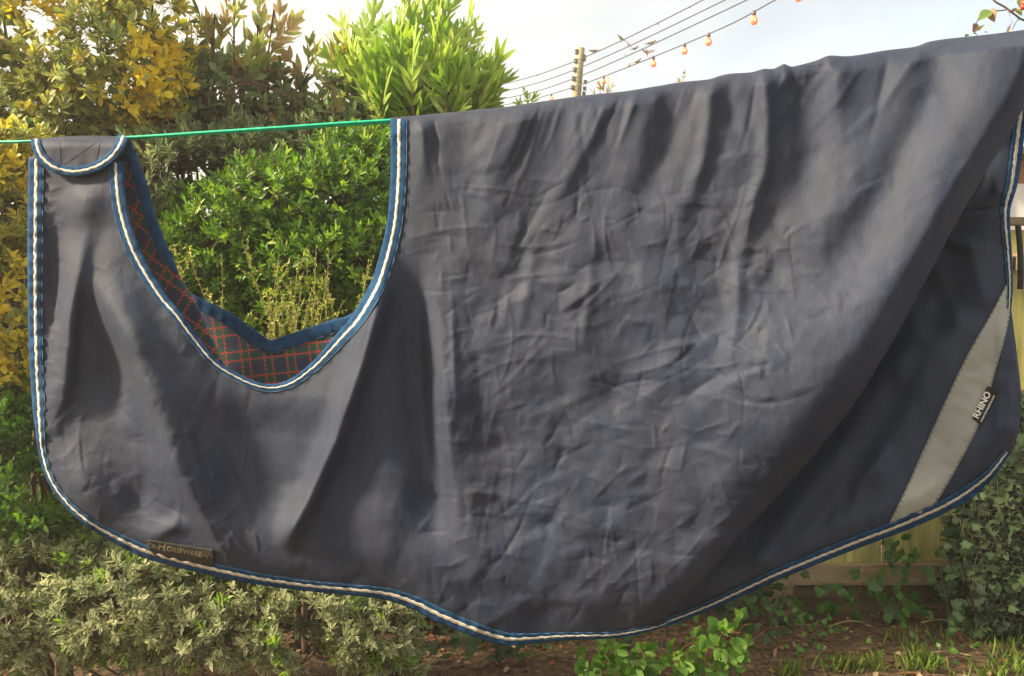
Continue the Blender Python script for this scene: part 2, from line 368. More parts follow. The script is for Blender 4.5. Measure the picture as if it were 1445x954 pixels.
def vnoise(x, y):
    xi, yi = np.floor(x).astype(int), np.floor(y).astype(int); fx, fy = x - xi, y - yi
    fx, fy = fx * fx * (3 - 2 * fx), fy * fy * (3 - 2 * fy); g_ = lambda a, b: _perm[a % 256, b % 256]
    return (g_(xi, yi) * (1 - fx) + g_(xi + 1, yi) * fx) * (1 - fy) + (g_(xi, yi + 1) * (1 - fx) + g_(xi + 1, yi + 1) * fx) * fy - .5
def fbm(x, y, o=4):
    r, a = 0, 1
    for _ in range(o): r = r + a * vnoise(x, y); x, y, a = x * 2.03 + 17.1, y * 2.03 + 5.3, a * .5
    return r
# folds: (polyline, width on its left side px, width on its right side px, height m, fade-in at start, fade-out at end)
FOLDS = [
    # flutes hanging from the line
    ([(598, 160), (594, 230), (588, 350)], 14, 10, .012, 0, .9), ([(612, 165), (618, 230), (626, 262)], 3, 3, -.006, .1, .5), ([(650, 160), (660, 260), (645, 380)], 22, 24, -.010, 0, .9),
    ([(745, 145), (722, 200), (690, 270), (655, 380)], 24, 15, .016, 0, .9), ([(790, 140), (775, 230), (735, 330), (700, 430)], 20, 20, -.010, 0, .9),
    ([(862, 132), (838, 190), (798, 255), (745, 350)], 12, 10, .012, 0, .9), ([(905, 125), (900, 220), (880, 300), (850, 400)], 30, 22, .014, 0, .9), ([(955, 118), (945, 200), (900, 300), (850, 400)], 16, 18, -.012, 0, .9),
    ([(1003, 110), (1001, 160), (994, 220), (960, 320), (930, 400)], 11, 10, .016, 0, .9), ([(1032, 106), (1030, 190), (990, 300)], 12, 16, -.010, 0, .9),
    ([(1080, 97), (1084, 180), (1080, 240), (1055, 310), (1038, 420), (1040, 500)], 13, 11, .022, 0, .8), ([(1112, 92), (1113, 125), (1116, 150)], 7, 7, .008, 0, .9),
    ([(1135, 92), (1140, 200), (1125, 320), (1100, 450)], 28, 30, -.020, 0, .8), ([(1180, 80), (1182, 150), (1200, 240)], 13, 18, .018, 0, 1),
    ([(1245, 75), (1235, 180), (1195, 280)], 24, 24, -.008, 0, 1), ([(1325, 58), (1318, 130), (1262, 240), (1190, 350), (1120, 440)], 26, 36, -.026, 0, .6),
    # the broad diagonal roll towards the tail
    ([(1455, 44), (1422, 138), (1310, 303), (1208, 474), (1102, 606), (985, 708), (900, 785)], 115, 62, .052, 0, .4),
    ([(1300, 200), (1235, 320), (1150, 425), (1060, 530)], 46, 46, -.032, .4, .7),
    # ridge right of the neck opening, its hollow, and the chest
    ([(556, 340), (540, 410), (510, 515), (474, 620), (433, 710), (394, 783)], 15, 15, .034, .3, .1),
    ([(592, 330), (590, 480), (600, 620), (632, 800)], 34, 15, -.028, .4, .25), ([(618, 390), (628, 520), (638, 640), (660, 790)], 12, 44, .012, .5, .5),
    ([(360, 550), (352, 660), (362, 760)], 60, 110, -.022, .3, .4),
    ([(110, 345), (150, 416), (188, 490), (220, 570), (247, 650), (292, 730), (338, 797)], 18, 40, .044, .3, .3),
    ([(128, 290), (112, 370), (98, 450), (92, 540), (70, 650)], 20, 14, .026, .4, .5), ([(138, 430), (156, 540), (172, 660)], 24, 24, -.016, .5, .6),
    ([(120, 250), (124, 330)], 18, 26, .012, .4, .6), ([(74, 260), (78, 420), (72, 560)], 12, 12, -.016, .5, .5), ([(225, 390), (255, 500), (310, 610)], 22, 22, .010, .7, .9),
    ([(64, 600), (85, 560), (92, 500)], 12, 14, .010, .6, .6), ([(68, 610), (120, 690), (175, 752)], 20, 30, .014, .5, .5), ([(165, 640), (195, 710), (215, 765)], 18, 26, -.012, .6, .5),
    ([(290, 560), (350, 690), (390, 770)], 10, 12, .006, .6, .5), ([(205, 760), (250, 742), (290, 752)], 8, 14, .010, .4, .6),
    # slack swags across the flank
    ([(640, 560), (760, 612), (900, 590), (1010, 540)], 14, 26, .009, .8, .8), ([(690, 700), (820, 748), (960, 715)], 14, 24, .011, .8, .8),
    ([(650, 470), (760, 505), (860, 470)], 10, 20, .007, .8, .8), ([(700, 395), (830, 425), (980, 380)], 10, 18, .006, .8, .8),
    ([(625, 690), (670, 780), (690, 860)], 18, 24, .012, .7, .6), ([(820, 690), (900, 790), (930, 840)], 26, 24, -.010, .8, .8), ([(960, 600), (930, 680), (925, 760)], 24, 30, .012, .8, .8),
    ([(760, 320), (738, 440), (724, 490)], 8, 9, .008, .6, .8), ([(637, 390), (640, 500), (645, 620)], 4, 5, .005, .5, .8), ([(1040, 300), (1042, 430), (1022, 560)], 6, 10, .008, .7, .8), ([(835, 320), (832, 420), (815, 520)], 7, 9, .006, .7, .8),
    ([(880, 650), (960, 560), (1060, 500)], 16, 22, -.010, .8, .8), ([(960, 480), (1010, 640), (1000, 720)], 20, 26, -.008, .8, .8),
]
_r = np.random.default_rng(3)
def facets(cx, cy, seed, blur):
    """piecewise-flat random relief (crumpled cloth) on a 2 px raster over the rug"""
    r = np.random.default_rng(seed); X, Y = np.meshgrid(np.arange(-60, 1560, cx), np.arange(-60, 1020, cy))
    p = np.stack([X + r.uniform(-.48, .48, X.shape) * cx, Y + r.uniform(-.48, .48, Y.shape) * cy], -1).reshape(-1, 2); hgt = r.normal(0, 1, len(p))
    res = delaunay_2d_cdt([Vector(q) for q in p], [], [], 0, 1e-5); p = np.array([tuple(q) for q in res[0]]); img = np.zeros((500, 760))
    for t in res[2]:
        a, b, c = p[list(t)]; x0, y0 = np.floor(np.minimum(np.minimum(a, b), c) / 2).astype(int); x1, y1 = np.ceil(np.maximum(np.maximum(a, b), c) / 2).astype(int)
        x0, y0, x1, y1 = max(x0, 0), max(y0, 0), min(x1 + 1, 760), min(y1 + 1, 500)
        if x1 <= x0 or y1 <= y0: continue
        gx, gy = np.meshgrid(np.arange(x0, x1) * 2.0, np.arange(y0, y1) * 2.0); d = (b[0] - a[0]) * (c[1] - a[1]) - (c[0] - a[0]) * (b[1] - a[1])
        u = ((gx - a[0]) * (c[1] - a[1]) - (c[0] - a[0]) * (gy - a[1])) / d; v = ((b[0] - a[0]) * (gy - a[1]) - (gx - a[0]) * (b[1] - a[1])) / d; m = (u >= -1e-6) & (v >= -1e-6) & (u + v <= 1 + 1e-6)
        img[y0:y1, x0:x1][m] = (hgt[t[0]] * (1 - u - v) + hgt[t[1]] * u + hgt[t[2]] * v)[m]
    for _ in range(blur): img = (np.roll(img, 1, 0) + np.roll(img, -1, 0) + np.roll(img, 1, 1) + np.roll(img, -1, 1) + 2 * img) / 6
    return img
FAC = [(facets(74, 52, 1, 2), .0060), (facets(34, 24, 2, 1), .0029), (facets(17, 15, 3, 1), .0012), (facets(26, 90, 4, 1), .0021)]
def crumple(px, py):
    x, y = np.clip(px / 2, 0, 758), np.clip(py / 2, 0, 498); xi, yi = x.astype(int), y.astype(int); fx, fy = x - xi, y - yi; o = 0
    for im, k in FAC: o = o + k * ((im[yi, xi] * (1 - fx) + im[yi, xi + 1] * fx) * (1 - fy) + (im[yi + 1, xi] * (1 - fx) + im[yi + 1, xi + 1] * fx) * fy)
    return o
CREASES = []
for _ in range(620):                                   # short sharp creases of washed cloth
    cx, cy = _r.uniform(600, 1120), _r.uniform(240, 870)
    if _r.random() < .25: cx, cy = _r.uniform(70, 360), _r.uniform(480, 800)
    a = _r.choice([_r.normal(0, .35), _r.normal(1.5, .25), _r.normal(2.3, .35)], p=[.5, .28, .22]); l = _r.uniform(8, 30) if _r.random() < .7 else _r.uniform(30, 80); w = _r.uniform(1.8, 4.6)
    CREASES.append((cx, cy, a, l, w, _r.choice([-1, 1]) * _r.uniform(.0008, .0032), _r.uniform(-.004, .004)))
for _ in range(60):                                    # pull lines running down from the line
    x0 = _r.uniform(575, 1330); y0 = np.interp(x0, TOP[:, 0], TOP[:, 1]) + 2; l = _r.uniform(40, 190); sl = _r.normal(-.28, .22) - (.35 if x0 > 1150 else 0); w = _r.uniform(3, 9)
    FOLDS.append(([(x0, y0), (x0 + sl * l * .4, y0 + l * .5), (x0 + sl * l, y0 + l)], w, w * _r.uniform(.6, 1.6), _r.choice([-1, 1]) * _r.uniform(.0015, .0045), 0, .8))
for k in range(16):                                    # gathers over the sewn label
    x0 = 285 + k * 5.2 + _r.uniform(-2, 2); CREASES.append((x0 + 8, 762 + _r.uniform(-22, 18), 1.15 + _r.uniform(-.2, .25), _r.uniform(16, 38), _r.uniform(2.2, 4), _r.uniform(.002, .0045), 0))
for k in range(26):                                    # puckers along the left binding
    CREASES.append((70 + _r.uniform(0, 14), 270 + k * 14 + _r.uniform(-4, 4), _r.normal(0, .25), _r.uniform(7, 14), _r.uniform(3, 5), _r.choice([-1, 1]) * .003, 0))
def H(px, py):
    """relief of the hanging front half, metres towards the viewer from the plane of the line"""
    px, py = np.asarray(px, float), np.asarray(py, float)
    d = py - np.interp(px, TOP[:, 0], TOP[:, 1])
    q = np.clip(d / 26, 0, 1); h = .030 * np.sqrt(np.clip(1 - (1 - q) ** 2, 0, 1)) + .00005 * np.clip(d, 0, 500)
    for pts, wl, wr, ht, fi, fo in FOLDS:
        r, sd_, s = dist_poly(px, py, pts); w = np.where(sd_ > 0, wl, wr)
        env = np.clip(s / max(fi, 1e-3), 0, 1) * np.clip((1 - s) / max(fo, 1e-3), 0, 1); env = env * env * (3 - 2 * env)
        topf = np.clip(d / 22, .15, 1)
        h = h + ((1.75 if pts[0][0] < 600 else 1.5) if pts[0][1] > 200 or wl > 60 else .8) * ht * env * topf * np.exp(-(r / w) ** 2 * .9)
    for cx, cy, a, l, w, ht, cv in CREASES:
        m = (np.abs(px - cx) < l + 8) & (np.abs(py - cy) < l + 8)
        if not m.any(): continue
        x, y = px[m] - cx, py[m] - cy; u = x * math.cos(a) + y * math.sin(a); v = -x * math.sin(a) + y * math.cos(a) - cv * u * u
        h[m] += ht * np.exp(-np.abs(v / w)) * np.clip(1 - (u / l) ** 2, 0, 1)
    crum = np.clip(.25 + (d - 30) / 220, .2, 1) * np.interp(px, [40, 300, 480, 600, 680, 1120, 1230, 1440], [.6, .55, .38, .5, 1, 1, .6, .4])
    h = h + crum * ((.45 + .9 * np.clip(vnoise(px / 130 + 5, py / 100) + .5, 0, 1)) * .82 * crumple(px, py) + .020 * fbm(px / 120, py / 170, 2))
    dh, _, _ = dist_poly(px, py, HEM_L[:20]); tuck = np.clip((px - 90) / 100, .25, 1)
    wid = np.interp(px, [60, 300, 450, 600, 760, 930], [26, 44, 70, 80, 125, 110])
    h = h - .062 * tuck * np.clip(1 - dh / wid, 0, 1) ** 2
    dn, sn, _ = dist_poly(px, py, NECK[:16]); h = h - .022 * np.exp(-(dn / 42) ** 2) * np.clip((px - 250) / 90, 0, 1) * np.clip((520 - px) / 50, 0, 1)
    de, _, _ = dist_poly(px, py, EDGE); w = np.clip(de / 34, 0, 1); h = h - .040 * (1 - w) ** 2
    return h
def HT(px, py):
    """relief of the tail part, set back behind the diagonal roll"""
    px, py = np.asarray(px, float), np.asarray(py, float)
    de, _, s = dist_poly(px, py, EDGE)
    h = -.125 + .00050 * np.clip(de, 0, 160) + .016 * fbm(px / 120 + 3, py / 130, 2) + .5 * crumple(px, py)
    for pts, w, ht in (([(1300, 480), (1190, 660), (1080, 790)], 26, .020), ([(1340, 420), (1250, 580), (1160, 720), (1110, 790)], 20, -.012), ([(1245, 640), (1180, 740)], 10, .008), ([(1200, 700), (1170, 770)], 8, -.007), ([(1300, 345), (1330, 400), (1350, 450)], 14, .006), ([(1400, 560), (1390, 640), (1360, 690)], 12, -.008), ([(1345, 340), (1390, 350)], 9, .006), ([(1400, 330), (1330, 500), (1240, 660)], 40, .014), ([(1260, 560), (1150, 730)], 30, -.014), ([(1370, 350), (1390, 420)], 14, .008),
                       ([(1430, 480), (1420, 560), (1395, 650)], 26, .014), ([(1396, 240), (1410, 268)], 10, .008), ([(1340, 300), (1375, 296), (1424, 291)], 3.5, -.007), ([(1340, 310), (1375, 306), (1424, 301)], 6, .005)):
        r, _, _ = dist_poly(px, py, pts); h = h + ht * np.exp(-(r / w) ** 2)
    dh, _, _ = dist_poly(px, py, HEM_R); h = h - .05 * np.clip(1 - dh / 42, 0, 1) ** 2
    dr = np.clip((px - 1408) / 30, 0, 1); h = h - .025 * dr ** 2
    return h

def sheet(outline, hfun, step=4.0):
    ol = np.asarray(outline, float); n = len(ol)
    x0, y0 = ol.min(0); x1, y1 = ol.max(0)
    gx, gy = np.meshgrid(np.arange(x0, x1, step), np.arange(y0, y1, step)); gx = gx + (np.arange(gx.shape[0]) % 2)[:, None] * step / 2
    gx, gy = gx.ravel(), gy.ravel(); ins = np.zeros(len(gx), bool)
    for i in range(n):
        a, b = ol[i], ol[(i + 1) % n]
        c = (a[1] > gy) != (b[1] > gy)
        with np.errstate(divide='ignore', invalid='ignore'): xc = a[0] + (gy - a[1]) * (b[0] - a[0]) / (b[1] - a[1])
        ins ^= c & (gx < xc)
    gx, gy = gx[ins], gy[ins]; r, _, _ = dist_poly(gx, gy, np.vstack([ol, ol[:1]])); k = r > step * .55
    pts = np.vstack([ol, np.stack([gx[k], gy[k]], -1)])
    res = delaunay_2d_cdt([Vector(p) for p in pts], [], [list(range(n))], 1, 1e-4)
    v2 = np.array([tuple(v) for v in res[0]]); f = [tuple(x) for x in res[2]]
    return v2, P(v2[:, 0], v2[:, 1], hfun(v2[:, 0], v2[:, 1])), f
def cat(*a): return np.vstack([np.asarray(x, float) for x in a])

line_mid = P(760, 145, 0)
rug = root('horse_rug', (float(line_mid[0]), float(line_mid[1]), .78), 'faded navy horse rug with blue binding draped over a green washing line', 'horse rug')
topline = TOP[(TOP[:, 0] >= 552)]
tl = catmull(topline[topline[:, 0] < 1481], 5)
edge = catmull(EDGE, 5); heml = catmull(HEM_L, 5); neck = catmull(NECK, 4)
outline = cat(tl, edge[1:], heml[1:], [(80, 216), (130, 216)], neck[:-1])
v2, v3, f = sheet(outline, H, 2.5)
def flipfix(v, f):
    a, b, c = (v[np.array([x[i] for x in f])] for i in range(3)); n = np.cross(b - a, c - a).sum(0)
    return f if n[1] < 0 else [x[::-1] for x in f]
fp = part('front_panel', rug, M_RUG, v3, faces=flipfix(v3, f)); fp.data.materials.append(M_RUGB)
def uv_planar(o, fn):
    me = o.data; uv = me.uv_layers.new(name='UVMap'); co = np.empty(len(me.vertices) * 3, np.float32); me.vertices.foreach_get('co', co); co = co.reshape(-1, 3)
    li = np.empty(len(me.loops), np.int32); me.loops.foreach_get('vertex_index', li); uv.data.foreach_set('uv', fn(co)[li].astype(np.float32).ravel())
def plaid(co, ang=.2, sc_=9.0):
    x, z = co[:, 0] * 1.05, co[:, 2]; return np.stack([(x * math.cos(ang) + z * math.sin(ang)) * sc_, (-x * math.sin(ang) + z * math.cos(ang)) * sc_], -1)
def solid(o, th, off=-1, mo=1):
    s = o.modifiers.new('thickness', 'SOLIDIFY'); s.thickness = th; s.offset = off; s.material_offset = mo; s.material_offset_rim = 0
uv_planar(fp, plaid); solid(fp, .004)

# tail part behind the diagonal roll
tin = catmull([(905, 872), (930, 835), (1005, 735), (1110, 610), (1200, 480), (1300, 305), (1360, 205), (1412, 130), (1446, 92)], 6)
tout = catmull([(1452, 120), (1446, 168), (1434, 255), (1424, 298), (1426, 350), (1427, 430), (1434, 490), (1441, 560), (1437, 610), (1426, 642)], 5)
hr = catmull(HEM_R, 5)[::-1]
outl = cat(tin, tout, hr[1:-1], [(918, 886)])
v2t, v3t, ft = sheet(outl, HT, 4.5)
tp = part('tail_panel', rug, M_TAIL, v3t, faces=flipfix(v3t, ft)); tp.data.materials.append(M_RUGB); uv_planar(tp, plaid); solid(tp, .004)

# far half: hangs behind the line, its tartan lining faces us
def HB(px, py):
    px, py = np.asarray(px, float), np.asarray(py, float); d = py - np.interp(px, TOP[:, 0], TOP[:, 1]); q = np.clip(d / 26, 0, 1)
    h = -.030 * np.sqrt(np.clip(1 - (1 - q) ** 2, 0, 1)) - .10 * np.clip(d / 300, 0, 1) - .05 * np.clip((560 - px) / 200, 0, 1) * np.clip(d / 200, 0, 1)
    return h + .02 * fbm(px / 150 + 9, py / 150, 2) * np.clip(d / 60, 0, 1) - .05 * np.clip((px - 1150) / 250, 0, 1) * np.clip(d / 120, 0, 1)
FARNECK = [(215, 385), (266, 413), (294, 427), (326, 444), (350, 461), (369, 474), (382, 481), (398, 476), (434, 464), (466, 453), (498, 442), (535, 400), (562, 320), (568, 230), (568, 172)]
fn_ = catmull(FARNECK, 5); tl2 = catmull(topline[(topline[:, 0] > 565) & (topline[:, 0] < 1450)], 6) + np.array([0, 6.0])
farhem = catmull([(1400, 120), (1330, 300), (1230, 480), (1130, 630), (1000, 770), (900, 850), (740, 880), (600, 835), (450, 800), (300, 770), (180, 730), (120, 640), (150, 480), (190, 400)], 8)
v2b, v3b, fb = sheet(cat(fn_, tl2, farhem), HB, 8)
bp_ = part('far_panel', rug, M_TARTAN, v3b, faces=flipfix(v3b, fb)); bp_.data.materials.append(M_RUGB); uv_planar(bp_, lambda c: plaid(c, .12, 15)); solid(bp_, .004)
# folded-over strip of the far half beside the neck opening
def HS(px, py):
    d = np.asarray(py, float) - 196; b = np.interp(py, [196, 260, 330, 385, 425, 470, 508, 560], [184, 207, 228, 252, 276, 297, 314, 335])
    e = np.clip((b - np.asarray(px, float)) / 26, 0, 1)
    return -.006 - .085 * np.clip(d / 260, 0, 1) - .012 * (1 - np.sqrt(1 - (1 - e) ** 2))
STRIP = [(183, 197), (194, 225), (207, 260), (217, 297), (228, 330), (252, 385), (276, 425), (297, 470), (314, 508), (335, 560)]
so = cat(catmull(STRIP, 4), catmull([(320, 575), (250, 520), (190, 430), (150, 330), (130, 240), (125, 204)], 6))
v2s, v3s, fs = sheet(so, HS, 4)
st_ = part('far_neck_fold', rug, M_TARTAN, v3s, faces=flipfix(v3s, fs)); st_.data.materials.append(M_RUGB); uv_planar(st_, lambda c: plaid(c, .95, 14)); solid(st_, .004)

# bindings: ribbons that follow an edge, with a cord stripe as sub-part
def ribbon(path, width, hfun, lift, shift=0.0, rows=6, pucker=0, pfreq=.05, thick=.002, wave=0):
    """band to the left (negative side) of a pixel path; width in px; rounded cross-section"""
    p = np.asarray(path, float); t = np.gradient(p, axis=0); t /= np.linalg.norm(t, axis=1)[:, None] + 1e-9
    nrm = np.stack([t[:, 1], -t[:, 0]], -1); s = np.r_[0, np.cumsum(np.linalg.norm(np.diff(p, axis=0), axis=1))]
    width = np.broadcast_to(np.asarray(width, float), (len(p),)); shift = np.broadcast_to(np.asarray(shift, float), (len(p),)); V = []
    for j in range(rows + 1):
        c = j / rows; ww = wave * np.sin(s * .55 + 1) if wave else 0
        q = p + nrm * (shift + width * c + ww)[:, None]
        pk = pucker * (vnoise(s * pfreq * 3, s * 0 + c * .8) + .6 * np.sin(s * pfreq * 6.28 + 2 * c))
        h = hfun(q[:, 0], q[:, 1]) + lift + thick * (1 - (2 * c - 1) ** 4) + pk
        V.append(P(q[:, 0], q[:, 1], h))
    V = np.stack(V, 1); n, k = V.shape[:2]; i_ = np.arange(n * k).reshape(n, k)
    qd = np.stack([i_[:-1, :-1], i_[1:, :-1], i_[1:, 1:], i_[:-1, 1:]], -1).reshape(-1, 4)
    return V.reshape(-1, 3), [tuple(x) for x in qd]
def binding(name, path, width, hfun, stripe=None, lift=.003, pucker=.0015, sw=.26, so_=.40, wave=.5, mat=M_BLUE, two=True):
    p = catmull(path, 2.0); w = np.broadcast_to(np.asarray(width, float), (len(p),)) if np.isscalar(width) else np.interp(np.linspace(0, 1, len(p)), np.linspace(0, 1, len(width)), width)
    v, f = ribbon(p, w * 1.06, hfun, lift, -.06 * w, pucker=pucker)
    b = part(name, rug, mat, v, faces=flipfix(v, f)); solid(b, .003, -1, 0)
    if stripe:
        v, f = ribbon(p, w * sw, hfun, lift + .0022, w * so_, rows=4, pucker=pucker, thick=.0012, wave=wave * .6); o = part('stripe', b, M_CREAM, v, faces=flipfix(v, f)); solid(o, .002, -1, 0)
    if two:
        v, f = ribbon(p, w * 0 + 1.0, hfun, lift + .0025, w * .93, rows=1, pucker=pucker, thick=.001); part('stitching', b, M_THREAD, v, faces=flipfix(v, f))
    return b
# left edge, running down and along the hem (path order keeps the band inside the cloth)
left_hem = HEM_L[::-1]
binding('edge_binding', [(41, 224), (40, 300), (40, 400), (42, 500), (47, 580)], [21, 21, 20, 19, 17], H, True, pucker=.0024, sw=.23, so_=.37)
binding('hem_binding', [(47, 580), (55, 640), (68, 680), (90, 712), (120, 740), (160, 765), (200, 785), (240, 797), (300, 812), (350, 822), (420, 832), (480, 838), (540, 845), (580, 858), (620, 878), (670, 898), (710, 909), (740, 909), (800, 903), (870, 900), (925, 888), (950, 876)],
        [15, 10, 9, 10, 13, 16, 17, 17, 17, 15, 14, 14, 15, 17, 19, 19, 17, 14, 10, 9, 8, 3], H, True, pucker=.0018, sw=.27, so_=.36, wave=.5)
binding('tail_hem_binding', [(885, 897), (925, 888), (1000, 861), (1100, 817), (1200, 777), (1280, 747), (1345, 717), (1395, 680), (1425, 641)], [9, 10, 12, 15, 16, 17, 18, 16, 9], HT, True, pucker=.0013, sw=.23, so_=.37, wave=.45)
# the neck path runs with the cloth on its right-hand side, so it is walked backwards
binding('neck_binding', [(552, 168)] + NECK[::-1][1:], [23, 22, 21, 21, 20, 17, 12, 10, 11, 13, 17, 19, 20, 20], H, True, pucker=.0008, sw=.21, so_=.38)
te = [(1427, 436), (1429, 400), (1427, 350), (1425, 298), (1436, 255), (1448, 168), (1454, 120)]
binding('tail_edge_binding', te, [6, 8, 11, 14, 16, 17, 17], HT, True, pucker=.001, sw=.30, so_=.35)
binding('far_neck_binding', FARNECK[::-1][2:-1], [18, 18, 19, 19, 18, 18, 18, 17, 15], HB, False, pucker=.002)
binding('fold_binding', STRIP[:6][::-1], [5, 15, 17, 17, 16, 12], HS, False, pucker=.002)

# chest flap folded over the line
FLAP = [(180, 194), (172, 212), (160, 227), (140, 240), (118, 247), (98, 248), (74, 242), (56, 228), (47, 212), (44, 197)]
def HF(px, py):
    px, py = np.asarray(px, float), np.asarray(py, float); d = py - 193; q = np.clip(d / 16, 0, 1)
    return -.004 + .052 * np.sqrt(np.clip(1 - (1 - q) ** 2, 0, 1)) + .004 * np.sin((px - 60) / 17) * np.clip((50 - d) / 50, 0, 1) + .003 * fbm(px / 18, py / 18, 2)
fl = catmull(FLAP, 3)
v2f, v3f, ff = sheet(cat(fl, [(80, 193), (120, 191.5), (150, 191.5)]), HF, 2.5)
flap = part('chest_flap', rug, M_RUG, v3f, faces=flipfix(v3f, ff)); flap.data.materials.append(M_RUGB); uv_planar(flap, plaid); solid(flap, .006)
p = catmull(FLAP[::-1], 1.5)[::-1]
for nm, w0, sh, lf, th, mt, rw in (('flap_binding', 14.5, -1, .0025, .002, M_BLUE, 6), ('flap_stripe', 3.8, 4.6, .0048, .0012, M_CREAM, 4)):
    v, f = ribbon(p[::-1], w0, HF, lf, sh, rows=rw, thick=th, pucker=.001, wave=.35 if nm == 'flap_stripe' else 0); o = part(nm, flap, mt, v, faces=flipfix(v, f)); solid(o, .002, -1, 0)
items = []
for a, b in (((88, 197), (128, 232)), ((138, 199), (88, 234)), ((84, 198), (142, 197)), ((84, 198), (86, 234)), ((142, 197), (136, 226))):
    q = np.linspace(0, 1, 18)[:, None] * (np.array(b) - np.array(a)) + np.array(a); items.append(tube(P(q[:, 0], q[:, 1], HF(q[:, 0], q[:, 1]) + .0002), .0007, 4))
v, f = merge(items); part('quilting', flap, M_RUGB, v, faces=f)
# flap's root on the far side of the line
v, f = ribbon(catmull([(46, 196), (110, 193), (178, 194)], 4), 60, lambda a, b: -.012 - .0 * np.asarray(a), 0, -60, thick=.0); o = part('flap_back', rug, M_RUGB, v, faces=f); solid(o, .004, -1, 0)

# grey reflective strip on the tail part
LS = catmull([(1422, 398), (1400, 440), (1370, 492), (1330, 575), (1282, 682), (1252, 746)], 3); RS = catmull([(1428, 425), (1420, 470), (1405, 520), (1385, 590), (1352, 657), (1308, 732)], 3)
tt = np.linspace(0, 1, 90); Lp = np.stack([np.interp(tt, np.linspace(0, 1, len(LS)), LS[:, i]) for i in (0, 1)], -1); Rp = np.stack([np.interp(tt, np.linspace(0, 1, len(RS)), RS[:, i]) for i in (0, 1)], -1)
G = np.stack([Lp * (1 - c) + Rp * c for c in np.linspace(0, 1, 15)], 1)
hh = HT(G[..., 0], G[..., 1]) + .003 + .0025 * fbm(G[..., 0] / 16, G[..., 1] / 16, 2); v = P(G[..., 0], G[..., 1], hh).reshape(-1, 3); i_ = np.arange(90 * 15).reshape(90, 15)
qd = np.stack([i_[:-1, :-1], i_[1:, :-1], i_[1:, 1:], i_[:-1, 1:]], -1).reshape(-1, 4)
rs = part('reflective_strip', rug, M_REFL, v, faces=flipfix(v, [tuple(x) for x in qd])); solid(rs, .002, -1, 0)
for c in (.035, .965):
    items = []
    for k in range(0, 88, 2):
        a = Lp[k:k + 2] * (1 - c) + Rp[k:k + 2] * c; items.append(tube(P(a[:, 0], a[:, 1], HT(a[:, 0], a[:, 1]) + .0055), .0006, 4))
    v, f = merge(items); part('stitching', rs, M_DARKTH, v, faces=f)
q = catmull([(1330, 303), (1350, 299), (1375, 296), (1400, 293.5), (1424, 292)], 3); v, f = ribbon(q, 2.0, HT, .0012, rows=2, thick=.001); part('seam', rug, M_LABEL, v, faces=flipfix(v, f))
# small tear in the tail part
q = catmull([(1316, 533), (1322, 531), (1327, 534), (1333, 535)], 2); v, f = ribbon(q, 2.2, HT, .001, rows=2, thick=.0008); part('tear', rug, M_LABEL, v, faces=flipfix(v, f))

def text_px(body, size_px, centre, ang, hfun, lift, mat, parent, name, sx=1.0, bold=.0, fit=None):
    cu = bpy.data.curves.new('txt', 'FONT'); cu.body = body; cu.align_x = 'CENTER'; cu.align_y = 'CENTER'; cu.size = 1.0; cu.offset = bold; cu.resolution_u = 3
    to = bpy.data.objects.new('txt', cu); COL.objects.link(to); bpy.context.view_layer.update()
    me = bpy.data.meshes.new_from_object(to.evaluated_get(bpy.context.evaluated_depsgraph_get())); bpy.data.objects.remove(to)
    co = np.array([v.co[:] for v in me.vertices]); fs_ = [tuple(p.vertices) for p in me.polygons]; bpy.data.meshes.remove(me)
    if fit: size_px = fit / (co[:, 0].max() - co[:, 0].min()) / sx
    x, y = co[:, 0] * size_px * sx, co[:, 1] * size_px; ca, sa = math.cos(ang), math.sin(ang)
    px, py = centre[0] + x * ca - y * sa, centre[1] - x * sa - y * ca
    v = P(px, py, hfun(px, py) + lift)
    o = part(name, parent, mat, v, faces=flipfix(v, fs_), smooth=False); return o
def patch(corners, hfun, lift, mat, name, parent, n=10, th=.0015):
    a, b, c, d = (np.array(x, float) for x in corners); u, w = np.meshgrid(np.linspace(0, 1, n * 2), np.linspace(0, 1, n)); u, w = u[..., None], w[..., None]
    g_ = (a * (1 - u) + b * u) * (1 - w) + (d * (1 - u) + c * u) * w; v = P(g_[..., 0], g_[..., 1], hfun(g_[..., 0], g_[..., 1]) + lift).reshape(-1, 3); k = n * 2; i_ = np.arange(n * k).reshape(n, k)
    qd = np.stack([i_[:-1, :-1], i_[1:, :-1], i_[1:, 1:], i_[:-1, 1:]], -1).reshape(-1, 4)
    o = part(name, parent, mat, v, faces=flipfix(v, [tuple(x) for x in qd])); solid(o, th, -1, 0); return o
ang = math.atan2(594 - 549, 1398 - 1376)
lab = patch([(1372, 591), (1393, 545), (1407, 550), (1385, 599)], HT, .007, M_LABEL, 'tail_label', rug)
text_px('RHINO', 10, (1386.0, 571.5), ang - .02, HT, .0095, M_WHITE, lab, 'lettering', fit=40, bold=.02)
text_px('www.horseware.com', 5, (1393.5, 576.5), ang - .02, HT, .0095, M_WHITE, lab, 'small_lettering', fit=42, bold=.01)
HLb = lambda a, b: H(np.asarray(a, float) * 1.0, np.asarray(b, float))
lab2 = patch([(208, 762), (302, 776), (302, 800), (208, 783)], HLb, .006, M_LABEL2, 'chest_label', rug, n=14)
text_px('H', 15, (228.5, 772.0), -.16, HLb, .0088, M_GOLD, lab2, 'lettering', bold=.01)
text_px('ORSEWARE', 11, (260, 778.6), -.17, HLb, .0088, M_GOLD, lab2, 'lettering', fit=50, bold=.01)
